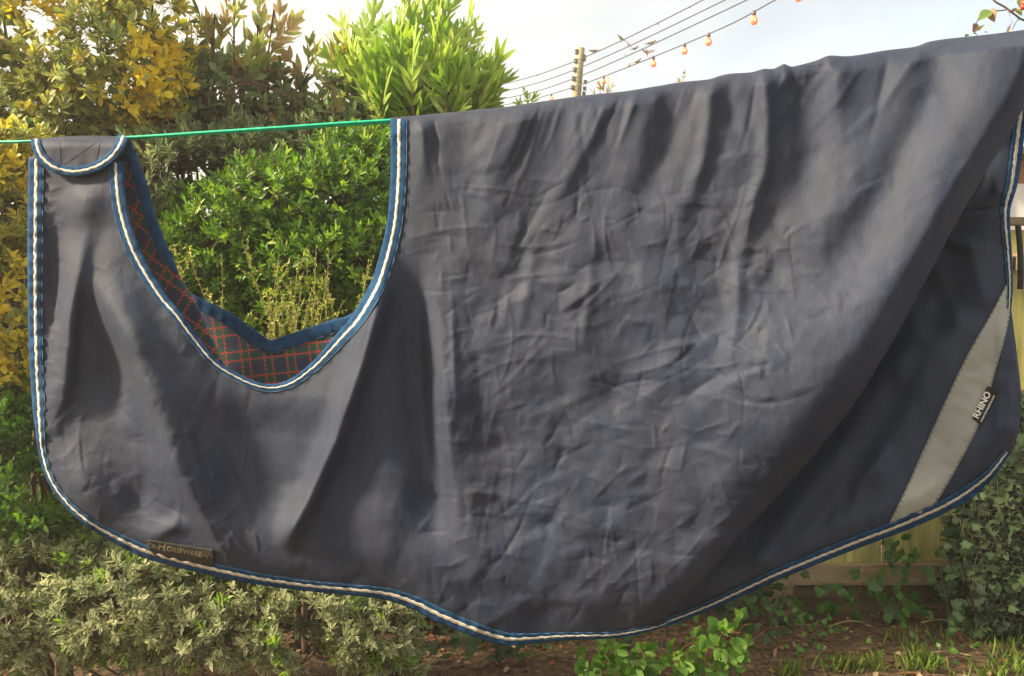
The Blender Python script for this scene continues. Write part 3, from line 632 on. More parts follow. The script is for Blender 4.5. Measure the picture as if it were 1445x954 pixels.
for cx, cy in ((214, 769.5), (218, 773), (289, 786), (296, 785)):
    q = catmull([(cx - 3, cy - 1), (cx - 1, cy - 3), (cx + 1, cy), (cx + 3, cy - 1), (cx + 3, cy + 2)], 1); v, f = ribbon(q, .9, HLb, .0088, rows=1, thick=.0005); part('ornament', lab2, M_GOLD, v, faces=flipfix(v, f))
# dark tail strap behind the edge
q = np.array([(1434, 318), (1437, 350), (1438, 385), (1437, 408)]); v, f = ribbon(catmull(q, 4), 9, lambda a, b: -.13 + 0 * np.asarray(a), 0, -2, thick=.003); o = part('strap', rug, M_LABEL, v, faces=flipfix(v, f)); solid(o, .003, -1, 0)

# ------------------------------------------------------------------ washing line
lp = [(-160, 203), (0, 201.5), (42, 200.5), (180, 195.5), (300, 188), (400, 181.5), (480, 176), (552, 171.5), (700, 161), (880, 139), (1000, 123), (1170, 94), (1320, 71), (1445, 53), (1650, 20)]
c = catmull(lp, 8); base = P(c[:, 0], c[:, 1], 0.0)
items = []
for k in (0, 1):
    ph = np.linspace(0, 5.2, len(base)) + k * np.pi; b2 = base.copy(); b2[:, 2] += .0036 * np.cos(ph * .55 + .4 + k * 0) * (1 if k == 0 else -1) - .001; b2[:, 1] += .003 * (1 if k == 0 else -1)
    items.append(tube(b2, .0034, 6))
wl = root('washing_line', tuple(float(v_) for v_ in base[60]), 'doubled bright green plastic washing line the rug hangs over', 'washing line')
for v, f in items: part('strand', wl, M_LINE, v, faces=f)


# ------------------------------------------------------------------ foliage tools
LEAF = np.array([(0, 0, 0), (.28, -.40, .05), (.30, 0, -.03), (.28, .40, .05), (.68, -.40, .03), (.70, 0, -.05), (.68, .40, .03), (1, 0, -.10)], float)
LEAF_T = np.array([(0, 1, 2), (0, 2, 3), (1, 4, 5), (1, 5, 2), (2, 5, 6), (2, 6, 3), (4, 7, 5), (5, 7, 6)])
LEAF_E = np.array([.1, 1, 0, 1, 1, 0, 1, .7])
def norm(a): return a / (np.linalg.norm(a, axis=-1, keepdims=True) + 1e-9)
def leaves_mesh(b, a, n, L, W, cm, ce):
    a = norm(a); s = norm(np.cross(n, a)); n = np.cross(a, s)
    v = b[:, None] + a[:, None] * (L[:, None] * LEAF[None, :, 0])[..., None] + s[:, None] * (W[:, None] * LEAF[None, :, 1])[..., None] + n[:, None] * (L[:, None] * LEAF[None, :, 2])[..., None]
    t = (np.arange(len(b)) * 8)[:, None, None] + LEAF_T[None]
    col = cm[:, None] * (1 - LEAF_E[None, :, None]) + ce[:, None] * LEAF_E[None, :, None]
    return v.reshape(-1, 3), t.reshape(-1, 3), col.reshape(-1, 3)
def lump(px, py, Y, rx, ry, rd): return (at(px, py, Y), np.array([rx * m_per_px(Y), rd, ry * m_per_px(Y)]))
def sample_lumps(lumps, dens, r, inner=.62, clip=True, back=.25):
    """points and outward directions spread through the outer part of lumpy volumes"""
    Ps, Ns = [], []
    for i, (c, rad) in enumerate(lumps):
        area = 4 * np.pi * ((rad[0] * rad[1]) ** 1.6 / 3 + (rad[0] * rad[2]) ** 1.6 / 3 + (rad[1] * rad[2]) ** 1.6 / 3) ** (1 / 1.6)
        n = int(area * dens); d = norm(r.normal(size=(n, 3))); d = d[d[:, 1] < back]; n = len(d)
        bump_ = 1 + .16 * np.sin(d[:, 0] * 7 + i) * np.sin(d[:, 2] * 8 + 2 * i) + .10 * np.sin(d[:, 0] * 17 + 3 * i + d[:, 2] * 13)
        k = bump_ * np.where(r.random(n) < .62, r.uniform(.90, 1.06, n), r.uniform(inner, .92, n))
        p = c + d * rad * k[:, None]; keep = np.ones(n, bool)
        for j, (c2, r2) in enumerate(lumps):
            if j != i: keep &= (((p - c2) / r2) ** 2).sum(1) > .62
        Ps.append(p[keep]); Ns.append(norm(d[keep] / rad))
    return np.vstack(Ps), np.vstack(Ns)
def sprigs(P_, N_, r, k, L, wr, stem, up=.5, rnd=.45, a0=80, a1=20, lj=.25):
    n = len(P_); ax = norm(N_ + np.array([0, 0, up]) + r.normal(0, rnd, (n, 3)))
    ref = norm(r.normal(size=(n, 3))); e1 = norm(np.cross(ax, ref)); e2 = np.cross(ax, e1); B, A, Nn, idx = [], [], [], []
    for j in range(k):
        t = j / max(k - 1, 1); ph = j * 2.4 + r.normal(0, .25, n); rad = np.cos(ph)[:, None] * e1 + np.sin(ph)[:, None] * e2
        an = np.radians(a0 + (a1 - a0) * t) + r.normal(0, .15, n); d = ax * np.cos(an)[:, None] + rad * np.sin(an)[:, None]
        B.append(P_ + ax * (stem * t)); A.append(d); Nn.append(ax - d * (ax * d).sum(1)[:, None] + r.normal(0, .12, (n, 3))); idx.append(np.arange(n))
    B, A, Nn, idx = np.vstack(B), np.vstack(A), np.vstack(Nn), np.concatenate(idx); Ls = L * (1 + r.normal(0, lj, len(B))).clip(.45, 1.7)
    return B, A, Nn, Ls, Ls * wr * (1 + r.normal(0, .12, len(B))), idx, ax
def stems_mesh(P_, ax, l0, l1, rad):
    """one thin three-sided twig per sprig"""
    n = len(P_); e1 = norm(np.cross(ax, np.array([.3, .9, .2]))); e2 = np.cross(ax, e1); V = []
    for base_, r_ in ((P_ - ax * l0, rad), (P_ + ax * l1, rad * .5)):
        for q in range(3): V.append(base_ + r_ * (math.cos(q * 2.094) * e1 + math.sin(q * 2.094) * e2))
    V = np.stack(V, 1).reshape(-1, 3); o = (np.arange(n) * 6)[:, None, None]
    qd = o + np.array([(0, 1, 4, 3), (1, 2, 5, 4), (2, 0, 3, 5)])[None]; return V, qd.reshape(-1, 4)
def pick(r, n, pal, w=None, j=.15):
    pal = np.array(pal, float); i = r.choice(len(pal), n, p=w); return (pal[i] * (1 + r.normal(0, j, (n, 1)))).clip(0.004, .9)
def limbs(r, base, lumps, n, r0, spread=.12):
    items = []
    for k in range(n):
        c, rad = lumps[r.integers(len(lumps))]; tip = c + rad * r.normal(0, .45, 3); b = np.array([base[0] + r.normal(0, spread), base[1] + r.normal(0, spread * .6), -.03])
        m = b * .5 + tip * .5 + r.normal(0, .08, 3); pts = catmull([b, m, tip], .08); items.append(tube(pts, np.linspace(r0, r0 * .25, len(pts)), 5))
    return merge(items)
def shrub(name, label, lumps, base, dens, k, L, wr, stem, pal_m, pal_e, seed, mat=None, cat='shrub', up=.5, rnd=.45, a0=80, a1=20, w=None, special=None, nl=9, r0=.016, stemmat=None, clump=.35, group=None, inner=.62):
    r = np.random.default_rng(seed); t = root(name, (float(base[0]), float(base[1]), 0.0), label, cat, group)
    Pp, Nn = sample_lumps(lumps, dens, r, inner)
    keep = fbm(Pp[:, 0] * 5.5 + Pp[:, 1] * 3 + seed, Pp[:, 2] * 5.5 + Pp[:, 1] * 2, 3) > -clump; Pp, Nn = Pp[keep], Nn[keep]
    B, A, Nm, Ls, Ws, idx, ax = sprigs(Pp, Nn, r, k, L, wr, stem, up, rnd, a0, a1)
    sid = r.choice(len(pal_m), len(Pp), p=w)[idx]; cm = np.array(pal_m, float)[sid]; ce = np.array(pal_e, float)[sid]; j = (1 + r.normal(0, .14, (len(B), 1))).clip(.5, 1.5); js = (1 + r.normal(0, .14, (len(Pp), 1)))[idx].clip(.5, 1.5)
    cm, ce = cm * j * js, ce * j * js
    if special is not None: cm, ce = special(Pp[idx], cm, ce, r)
    v, tr, col = leaves_mesh(B, A, Nm, Ls, Ws, cm.clip(.004, .9), ce.clip(.004, .9))
    part('foliage', t, mat or M_LEAF, v, tris=tr, cols=col, kind='stuff')
    sv, sq = stems_mesh(Pp, ax, L * 1.6, stem, max(.0011, L * .03)); part('twigs', t, stemmat or M_BARK, sv, quads=sq, kind='stuff')
    lv, lf = limbs(r, base, lumps, nl, r0); part('branches', t, M_BARK, lv, faces=lf)
    return t

# ------------------------------------------------------------------ shrubs and hedge
YEL = [at(225, 100, 3.5), at(232, 20, 3.55), at(210, 140, 3.5), at(185, 155, 3.5), at(95, 20, 3.5), at(130, 10, 3.5), at(70, 30, 3.5), at(235, 125, 3.5), at(215, 75, 3.5)]
def golden(p, cm, ce, r):
    d = np.min([np.linalg.norm((p - c)[:, [0, 2]], axis=1) for c in YEL], 0); m = (d < .062 + r.normal(0, .025, len(p)))[:, None]
    y = np.array([.78, .60, .06]) * (1 + r.normal(0, .15, (len(p), 1))); return np.where(m, y, cm), np.where(m, y * 1.15, ce)
shrub('golden_shrub', 'tall olive and golden variegated shrub filling the upper left corner above the line',
      [lump(70, 50, 3.75, 130, 105, .42), lump(-20, 150, 3.7, 105, 110, .4), lump(170, 110, 3.65, 85, 95, .36), lump(215, 35, 3.7, 48, 60, .24), lump(90, 185, 3.65, 95, 60, .35), lump(222, 120, 3.6, 36, 55, .2)],
      (-1.75, 3.85), 900, 8, .037, .52, .036, [(.19, .24, .06), (.27, .30, .08), (.15, .21, .06), (.38, .35, .07)], [(.42, .44, .14), (.52, .50, .17), (.34, .39, .14), (.62, .53, .12)], 11, w=[.34, .28, .25, .13], special=golden, r0=.022, nl=14, clump=.25)
YEL2 = [at(20, 510, 3.0), at(10, 425, 3.0), at(22, 250, 3.0), at(30, 390, 3.0)]
def golden2(p, cm, ce, r):
    d = np.min([np.linalg.norm((p - c)[:, [0, 2]], axis=1) for c in YEL2], 0); m = (d < .065 + r.normal(0, .03, len(p)))[:, None]
    y = np.array([.78, .62, .07]) * (1 + r.normal(0, .15, (len(p), 1))); return np.where(m, y, cm), np.where(m, y * 1.1, ce)
shrub('golden_shrub', 'yellow variegated shrub along the left edge beside the rug chest binding',
      [lump(-10, 300, 3.15, 75, 90, .24), lump(-5, 430, 3.1, 80, 95, .24), lump(5, 510, 3.1, 70, 50, .22), lump(-60, 380, 3.1, 80, 160, .3), lump(20, 235, 3.2, 50, 45, .2)],
      (-1.95, 3.3), 950, 8, .036, .52, .034, [(.20, .24, .05), (.34, .32, .06), (.14, .20, .05)], [(.50, .46, .11), (.64, .54, .11), (.36, .40, .13)], 12, w=[.4, .35, .25], special=golden2, nl=8)
shrub('green_shrub', 'fresh green small-leaved shrub at the left edge below the yellow one',
      [lump(10, 610, 3.05, 85, 65, .26), lump(30, 690, 3.0, 105, 60, .26), lump(90, 600, 3.2, 70, 80, .25), lump(-50, 640, 3.05, 90, 110, .28), lump(110, 720, 3.1, 70, 40, .22)],
      (-1.85, 3.25), 1000, 9, .032, .44, .035, [(.09, .19, .03), (.14, .27, .04), (.06, .12, .03)], [(.12, .24, .045), (.20, .34, .06), (.09, .17, .045)], 13, w=[.45, .3, .25], mat=M_LEAFG)
shrub('variegated_shrub', 'low grey-green shrub with cream leaf margins under the rug chest hem',
      [lump(50, 800, 2.95, 110, 55, .28), lump(190, 835, 2.9, 120, 62, .28), lump(330, 868, 2.9, 115, 52, .26), lump(450, 870, 2.92, 95, 52, .26), lump(535, 885, 2.95, 52, 48, .2), lump(30, 885, 2.85, 70, 42, .2), lump(-60, 850, 2.95, 90, 90, .28), lump(240, 790, 3.05, 130, 50, .25), lump(330, 840, 3.08, 120, 45, .24), lump(470, 855, 3.08, 95, 42, .24), lump(545, 940, 2.9, 42, 18, .12), lump(90, 900, 2.95, 80, 30, .2), lump(230, 890, 3.0, 90, 30, .2), lump(110, 765, 3.05, 100, 42, .24)],
      (-1.3, 3.15), 1250, 10, .029, .34, .024, [(0.1292, 0.1756, 0.0772), (0.183, 0.2266, 0.0965), (0.0968, 0.136, 0.0644), (0.1722, 0.2946, 0.0515)], [(0.4951, 0.5099, 0.296), (0.6028, 0.6005, 0.3732), (0.3444, 0.3852, 0.2188), (0.3229, 0.4532, 0.0901)], 14, w=[.38, .28, .24, .10], mat=M_LEAFD, up=.35, nl=12, r0=.007)
shrub('hebe_bush', 'grey-green fine-leaved bush just right of the rug chest flap',
      [lump(255, 255, 3.55, 80, 62, .28), lump(350, 232, 3.65, 95, 46, .28), lump(210, 330, 3.5, 70, 70, .25), lump(440, 225, 3.7, 75, 42, .25), lump(300, 320, 3.6, 90, 60, .24)],
      (-1.3, 3.8), 1300, 10, .029, .27, .04, [(0.1485, 0.2025, 0.0945), (0.216, 0.27, 0.1215), (0.108, 0.1485, 0.0675)], [(0.2295, 0.2835, 0.135), (0.3375, 0.378, 0.1755), (0.1485, 0.2025, 0.0945)], 15, mat=M_LEAFD, up=.7, a0=70, a1=15)
shrub('box_bush', 'bright green glossy small-leaved bush filling the neck opening of the rug',
      [lump(390, 290, 3.4, 75, 58, .26), lump(480, 290, 3.45, 80, 70, .26), lump(330, 340, 3.4, 85, 60, .25), lump(450, 370, 3.35, 90, 65, .25), lump(520, 380, 3.4, 70, 80, .25), lump(540, 250, 3.55, 60, 55, .22), lump(290, 400, 3.4, 75, 60, .24), lump(400, 440, 3.4, 110, 50, .24), lump(490, 225, 3.55, 40, 34, .18)],
      (-.95, 3.6), 1350, 9, .027, .40, .04, [(0.115, 0.23, 0.0345), (0.184, 0.322, 0.046), (0.0805, 0.161, 0.0287), (0.276, 0.414, 0.0575)], [(0.1495, 0.2875, 0.046), (0.2415, 0.4025, 0.0575), (0.1035, 0.207, 0.0345), (0.3795, 0.506, 0.0805)], 16, w=[.4, .25, .22, .13], mat=M_LEAFG, up=.8, a0=75, a1=15)

shrub('hedge', 'dark evergreen hedge standing behind the bushes on the left', [lump(x_, y_, 3.92, 150, 130 if y_ > 260 else 55, .17) for x_, y_ in ((90, 235), (250, 235), (420, 235), (560, 225), (-60, 320), (120, 320), (300, 320), (480, 330), (600, 330), (-60, 540), (120, 540), (300, 540), (480, 540), (-40, 740), (140, 740), (320, 740), (480, 720))],
      (-1.2, 3.98), 620, 7, .05, .5, .05, [(0.07, 0.126, 0.0392), (0.091, 0.154, 0.049), (0.056, 0.098, 0.0308)], [(0.084, 0.154, 0.0462), (0.112, 0.189, 0.063), (0.07, 0.119, 0.042)], 18, cat='hedge', nl=10, clump=.6, inner=.5)
# bramble thicket between the golden shrub and the light green one
shrub('bramble_thicket', 'dark brownish green bramble thicket above the green line, left of the tall light green plant',
      [lump(320, 150, 3.95, 100, 42, .3), lump(430, 155, 4.0, 85, 38, .28), lump(270, 125, 4.0, 46, 40, .25), lump(240, 175, 3.9, 70, 40, .25), lump(335, 115, 4.05, 42, 26, .2), lump(500, 165, 4.05, 60, 36, .25), lump(400, 130, 4.05, 50, 22, .2), lump(450, 185, 3.9, 110, 30, .25), lump(560, 200, 4.1, 70, 45, .25)],
      (-1.2, 4.0), 760, 6, .042, .62, .05, [(0.135, 0.195, 0.0825), (0.18, 0.24, 0.0975), (0.225, 0.18, 0.075), (0.42, 0.255, 0.0675)], [(0.165, 0.225, 0.09), (0.225, 0.285, 0.12), (0.285, 0.225, 0.09), (0.54, 0.3, 0.0675)], 17, w=[.5, .38, .09, .03], mat=M_LEAFD, up=.3, rnd=.7, stemmat=M_REDSTEM, clump=.18)
r = np.random.default_rng(21); it = []
for k in range(7):
    a = at(r.uniform(210, 480), r.uniform(150, 190), 3.65); b = at(r.uniform(230, 500), r.uniform(95, 160), 3.7); m = (a + b) / 2 + np.array([0, -.05, .10]); pts = catmull([a, m, b], .04); it.append(tube(pts, np.linspace(.0032, .0015, len(pts)), 4))
v, f = merge(it); bt = [o for o in COL.objects if o.name.startswith('bramble_thicket')][0]; part('canes', bt, M_REDSTEM, v, faces=f)

# yellow-green twiggy sprays in front of the bush
def sprays():
    r = np.random.default_rng(31); bx_ = at(395, 470, 3.0); t = root('broom_plant', (float(bx_[0]), 3.1, 0), 'twiggy yellow-green broom-like plant rising behind the neck opening', 'plant')
    tw, B, A, Nn = [], [], [], []
    for k in range(40):
        x0 = r.normal(392, 72); b = np.array([bx_[0] + (x0 - 395) * .0018, 3.05 + r.normal(0, .06), .35 + r.uniform(0, .2)]); tipx = x0 + r.normal(0, 60); tip = at(min(tipx, 520), r.uniform(335, 470), r.uniform(2.8, 3.15))
        m = b * .4 + tip * .6 + np.array([(b[0] - tip[0]) * .35, 0, -.04]); pts = catmull([b, m, tip], .02); tw.append(tube(pts, np.linspace(.0035, .0010, len(pts)), 4, False)); n = len(pts)
        for q in range(int(n * .4), n, 1):
            d0 = norm(pts[min(q + 1, n - 1)] - pts[q - 1])
            if r.random() < .34 and q < n - 3:
                dd = norm(d0 + r.normal(0, .55, 3)); ln = r.uniform(.03, .10); e = pts[q] + dd * ln + np.array([0, 0, .012]); sub = np.array([pts[q] + (e - pts[q]) * s for s in np.linspace(0, 1, 8)]); tw.append(tube(sub[::3], .0009, 3, False))
                for s in sub[1:]:
                    for _ in range(4): B.append(s); A.append(dd + r.normal(0, .7, 3)); Nn.append(r.normal(size=3))
            for _ in range(3): B.append(pts[q]); A.append(d0 + r.normal(0, .7, 3)); Nn.append(r.normal(size=3))
    B, A, Nn = map(np.array, (B, A, Nn)); n = len(B); L = r.uniform(.007, .016, n); c = pick(r, n, [(.38, .40, .10), (.28, .33, .07), (.50, .50, .17), (.19, .26, .06)])
    v, tr, col = leaves_mesh(B, A, Nn, L, L * .45, c, c * 1.15); part('foliage', t, M_LEAF, v, tris=tr, cols=col, kind='stuff'); v, f = merge(tw); part('twigs', t, M_TAN, v, faces=f)
sprays()

# ------------------------------------------------------------------ plants with large leaves: every leaf is a part
def lobed_leaf(name, r, lobes=7, L=1.0, cm=(.2, .3, .05), ce=None, wid=.055):
    """a deeply cut leaf: long pointed lobes along a midrib, in the local XZ plane, tip up the Z axis"""
    V, Fc, C = [], [], []; ce = ce or tuple(c * 1.25 for c in cm)
    def lobe(b, d, l, w, bend):
        d = norm(np.array(d, float)); s = norm(np.cross(np.array([0, 1.0, 0]), d)); nn = np.array([0, 1.0, 0]); k = len(V)
        for t, ww, dy in ((0, .25, 0), (.3, .9, .02), (.6, .8, 0), (.85, .4, -.05)):
            c = b + d * l * t + nn * bend * t * t
            V.extend([c - s * w * ww + nn * l * .035, c, c + s * w * ww + nn * l * .035]); C.extend([ce, cm, ce])
        V.append(b + d * l + nn * bend); C.append(ce)
        for q in range(3):
            o = k + q * 3; Fc.extend([(o, o + 1, o + 4, o + 3), (o + 1, o + 2, o + 5, o + 4)])
        o = k + 9; Fc.extend([(o, o + 1, o + 3), (o + 1, o + 2, o + 3)])
    for j in range(lobes // 2):
        t = .12 + .62 * j / max(1, lobes // 2 - .5); b = np.array([0, .05 * t * t, L * t])
        for s in (-1, 1):
            a = R(r.uniform(24, 44)); lobe(b + np.array([0, 0, r.uniform(-.03, .03) * L]), (s * math.sin(a), r.normal(0, .12), math.cos(a)), L * r.uniform(.36, .55) * (1 - .3 * t), wid * L, r.normal(.05, .05) * L)
    lobe(np.array([0, 0, L * .45]), (r.normal(0, .06), 0, 1), L * .58, wid * L * 1.1, r.normal(.05, .06) * L)
    v, f = tube(np.array([[0, 0, -.1 * L], [0, 0, L * .3], [0, .02 * L, L * .62]]), np.array([.014, .011, .006]) * L, 4); k = len(V); V.extend(list(v)); C.extend([tuple(np.array(cm) * .9 + np.array([.03, 0, 0]))] * len(v)); Fc.extend([tuple(i + k for i in x) for x in f])
    me = meshdata(name, np.array(V), faces=Fc); setcol(me, np.array(C)); me.materials.append(M_LEAF); return me
def place(name, me, parent, p, direction, roll, s):
    d = Vector(direction).normalized(); q = d.to_track_quat('Z', 'Y').to_matrix() @ Matrix.Rotation(roll, 3, 'Z')
    o = bpy.data.objects.new(name, me); COL.objects.link(o); o.parent = parent; o.location = Vector([float(a) for a in (np.asarray(p) - ORG[parent.name])]); o.rotation_euler = q.to_euler(); o.scale = (s, s, s); return o
def lobed_plant(label, shoots, meshes, seed, Y, per, size, cat='plant', stemcol=None, droop=.5):
    r = np.random.default_rng(seed); b0 = at(shoots[0][0], 470, Y); t = root('lobed_leaf_plant', (float(b0[0]), float(Y), 0), label, cat); st = []
    for (bx0, by0, tx, ty, dy) in shoots:
        a, e = at(bx0, by0, Y + dy), at(tx, ty, Y + dy); g0 = np.array([b0[0] + (a[0] - b0[0]) * .5, Y + dy * .5, -.02]); pts = catmull([g0, a, a + (e - a) * .75], .05); st.append(tube(pts, np.linspace(.016, .005, len(pts)) * min(1, size / .2) ** 1.5, 5)); d0 = norm(e - a)
        for k in range(per):
            u = (k + r.random()) / per; p = a + (e - a) * u; ph = k * 2.4 + r.random(); out_ = np.array([math.cos(ph), math.sin(ph) * .8, 0]); op = 1.15 - .8 * u
            place('leaf', meshes[r.integers(len(meshes))], t, p, norm(d0 + out_ * op * r.uniform(.5, 1.1)), r.uniform(0, 6.28), size * r.uniform(.65, 1.15))
        
    for v, f in st: part('stem', t, M_REDSTEM if stemcol is None else stemcol, v, faces=f)
    return t
r = np.random.default_rng(41)
LG = [lobed_leaf('leaf', r, 7, 1, c, wid=.058) for c in ((.27, .40, .07), (.34, .46, .09), (.21, .33, .06), (.42, .50, .14), (.30, .42, .08))]
lobed_plant('tall light green plant with long cut leaves rising above the line beside the rug',
            [(585, 160, 590, 35, 0), (540, 165, 520, 70, .05), (640, 160, 655, 60, .05), (560, 165, 560, 60, -.1), (620, 165, 625, 25, .1), (670, 170, 682, 125, -.05), (510, 165, 490, 85, .1), (600, 170, 612, 80, -.15), (660, 185, 672, 150, -.1), (540, 190, 535, 130, -.15), (585, 190, 580, 120, -.2), (630, 190, 640, 120, -.18)], LG, 42, 3.9, 17, .25)
LB = [lobed_leaf('leaf', r, 5, 1, c, wid=.085) for c in ((.30, .34, .10), (.36, .35, .12), (.26, .30, .09), (.34, .26, .12))]
lobed_plant('olive-brown withering cut-leaved plant sticking up against the sky over the bramble', [(300, 95, 318, 30, 0), (330, 75, 330, 10, -.05), (360, 100, 370, 40, .05), (378, 80, 398, 40, 0), (345, 115, 350, 85, -.05), (425, 118, 436, 85, .05), (300, 70, 296, 45, 0)], LB, 43, 3.75, 5, .17)
LB2 = [lobed_leaf('leaf', r, 5, 1, c, wid=.06) for c in ((.24, .24, .06), (.20, .24, .05), (.28, .22, .06))]
lobed_plant('small upright cut-leaved sprigs between the bramble and the tall light green plant', [(462, 125, 470, 85, 0), (478, 120, 482, 80, .05), (455, 130, 458, 105, .1)], LB2, 44, 4.0, 4, .16)
lobed_plant('pointed green leaf tuft showing over the rug top left of the wooden pole', [(742, 175, 744, 140, 0)], LG[:2], 45, 4.0, 5, .10)
LY = [lobed_leaf('leaf', r, 5, 1, c, wid=.05) for c in ((.42, .30, .08), (.36, .30, .08))]
lobed_plant('straw yellow plant tips showing over the rug just right of the wooden pole', [(862, 150, 858, 122, 0), (850, 150, 846, 126, 0)], LY, 46, 4.0, 4, .085)
lobed_plant('single straw yellow plant tip over the middle of the rug top', [(966, 130, 964, 111, 0)], LY, 47, 4.0, 3, .055)

def blade(name, outline, col, coledge, fold=.12, curl=-.15, mat=None):
    """flat-ish leaf from a half outline [(t along, half width)], along +Z, folded on its midrib"""
    V, C, Fc = [], [], []
    for t, w in outline:
        y = curl * t * t; V += [(-w, y + fold * w, t), (0, y, t), (w, y + fold * w, t)]; C += [coledge, col, coledge]
    n = len(outline)
    for i in range(n - 1):
        o = i * 3; Fc += [(o, o + 1, o + 4, o + 3), (o + 1, o + 2, o + 5, o + 4)]
    me = meshdata(name, np.array(V), faces=Fc); setcol(me, np.array(C)); me.materials.append(mat or M_LEAFG); return me
OVATE = [(0, .02), (.06, .16), (.2, .33), (.27, .32), (.38, .38), (.45, .35), (.56, .34), (.62, .29), (.74, .24), (.80, .18), (.92, .08), (1, .0)]
SMOOTH = [(0, .01), (.1, .16), (.3, .30), (.5, .32), (.7, .24), (.88, .11), (1, 0)]
def ivy_mesh(c, e):
    o = [(0, 0), (-.28, -.08), (-.52, .10), (-.40, .34), (-.50, .62), (-.20, .62), (0, 1.0), (.20, .62), (.50, .62), (.40, .34), (.52, .10), (.28, -.08)]
    V = [(0, -.05, .3)] + [(x * .95, .06 * abs(x) - .08 * max(0, z - .5), z) for x, z in o]; Fc = [(0, i + 1, (i + 1) % 12 + 1) for i in range(12)]
    me = meshdata('leaf', np.array(V), faces=Fc); setcol(me, np.array([e] + [c] * 12)); me.materials.append(M_IVY); return me
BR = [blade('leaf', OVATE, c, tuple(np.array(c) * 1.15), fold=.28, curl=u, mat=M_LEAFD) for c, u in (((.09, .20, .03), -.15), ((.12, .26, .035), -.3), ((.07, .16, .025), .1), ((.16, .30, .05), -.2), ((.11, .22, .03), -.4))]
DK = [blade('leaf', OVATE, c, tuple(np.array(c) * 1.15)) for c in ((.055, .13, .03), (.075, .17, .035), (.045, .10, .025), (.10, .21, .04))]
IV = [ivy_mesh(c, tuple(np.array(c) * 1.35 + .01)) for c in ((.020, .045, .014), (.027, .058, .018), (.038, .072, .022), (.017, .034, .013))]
def trailing(name, label, paths, meshes, seed, size, every, cat, face=(0, -1, .35), triple=True, stem=M_REDSTEM, group=None, maxn=300, sr=.0022):
    r = np.random.default_rng(seed); p0 = np.array(paths[0][0]); t = root(name, (float(p0[0]), float(p0[1]), 0), label, cat, group); st = []; n = 0
    for pth in paths:
        pts = catmull(pth, .015); st.append(tube(pts, np.linspace(sr, sr * .5, len(pts)), 4)); L = 0
        for i in range(1, len(pts)):
            L += np.linalg.norm(pts[i] - pts[i - 1])
            if L > every * r.uniform(.6, 1.4) and n < maxn:
                L = 0; d = norm(pts[i] - pts[i - 1]); k = 3 if triple else 1; sd_ = norm(np.cross(d, np.array(face)) * r.choice([-1, 1]) + r.normal(0, .35, 3) + np.array(face) * .35); b = pts[i] + sd_ * size * .45
                for q in range(k):
                    off = (0, 1.15, -1.15)[q]; ax = np.array(Matrix.Rotation(off, 3, Vector(face).normalized()) @ Vector(sd_)); ax = norm(ax + r.normal(0, .14, 3)); fn = norm(np.array(face) + r.normal(0, .35, 3))
                    z = Vector(ax); y = -(Vector(fn) - z * Vector(fn).dot(z)).normalized(); x = y.cross(z); mt = Matrix((x, y, z)).transposed()
                    o = bpy.data.objects.new('leaf', meshes[r.integers(len(meshes))]); COL.objects.link(o); o.parent = t; o.location = Vector([float(a) for a in (b - ORG[t.name])]); o.rotation_euler = mt.to_euler(); s = size * r.uniform(.65, 1.2) * (1 if q == 0 else .85); o.scale = (s, s, s); n += 1
    
    for v, f in st: part('stem', t, stem, v, faces=f)
    return t
def gp(px, py, Y): return at(px, py, Y)
# bright bramble at the foot of the rug
r = np.random.default_rng(51); paths = []
for k in range(26):
    x0 = r.uniform(820, 1040); b = np.array([*gp(x0, 900, 3.2)[:2], .0]); x1 = x0 + r.normal(0, 40); e = gp(np.clip(x1, 790, 1062), r.uniform(875, 950), r.uniform(2.95, 3.3)); m = (b + e) / 2 + np.array([0, -.03, .12]); paths.append([b, m, e])
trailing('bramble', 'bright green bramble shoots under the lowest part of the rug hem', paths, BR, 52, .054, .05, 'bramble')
# darker bramble climbing over the fence foot
paths = []
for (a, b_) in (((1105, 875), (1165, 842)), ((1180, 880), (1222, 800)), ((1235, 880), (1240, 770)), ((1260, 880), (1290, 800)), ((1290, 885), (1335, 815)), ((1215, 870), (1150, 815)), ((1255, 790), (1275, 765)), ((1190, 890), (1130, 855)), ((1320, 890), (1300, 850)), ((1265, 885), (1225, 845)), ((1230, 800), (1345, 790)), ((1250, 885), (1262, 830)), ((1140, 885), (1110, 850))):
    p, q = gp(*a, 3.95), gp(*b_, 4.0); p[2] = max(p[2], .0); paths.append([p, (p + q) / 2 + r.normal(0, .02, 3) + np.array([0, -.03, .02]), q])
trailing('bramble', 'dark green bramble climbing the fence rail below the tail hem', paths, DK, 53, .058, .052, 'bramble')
# ground ivy under the hem
paths = []
for k in range(22):
    a = gp(r.uniform(590, 1130), r.uniform(885, 948), 3.5); a[1] = r.uniform(3.35, 4.0); a[2] = .04; e = a + np.array([r.normal(0, .22), r.normal(0, .1), r.uniform(-.01, .06)]); paths.append([a, (a + e) / 2 + np.array([0, 0, .03]), e])
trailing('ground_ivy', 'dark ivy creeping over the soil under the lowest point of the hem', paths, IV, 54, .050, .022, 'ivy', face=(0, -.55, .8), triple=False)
paths = []
for k in range(15):
    a = gp(r.uniform(850, 1130), 880, 3.9); a[1] = r.uniform(3.8, 4.02); a[2] = .02; e = a + np.array([r.normal(0, .1), r.normal(0, .04), r.uniform(.08, .24)]); paths.append([a, (a + e) / 2 + np.array([0, -.02, .03]), e])
trailing('ground_ivy', 'low mixed green creeper against the fence foot left of the rail', paths, DK + IV, 57, .045, .022, 'ivy', face=(0, -.8, .5), triple=False)
paths = []
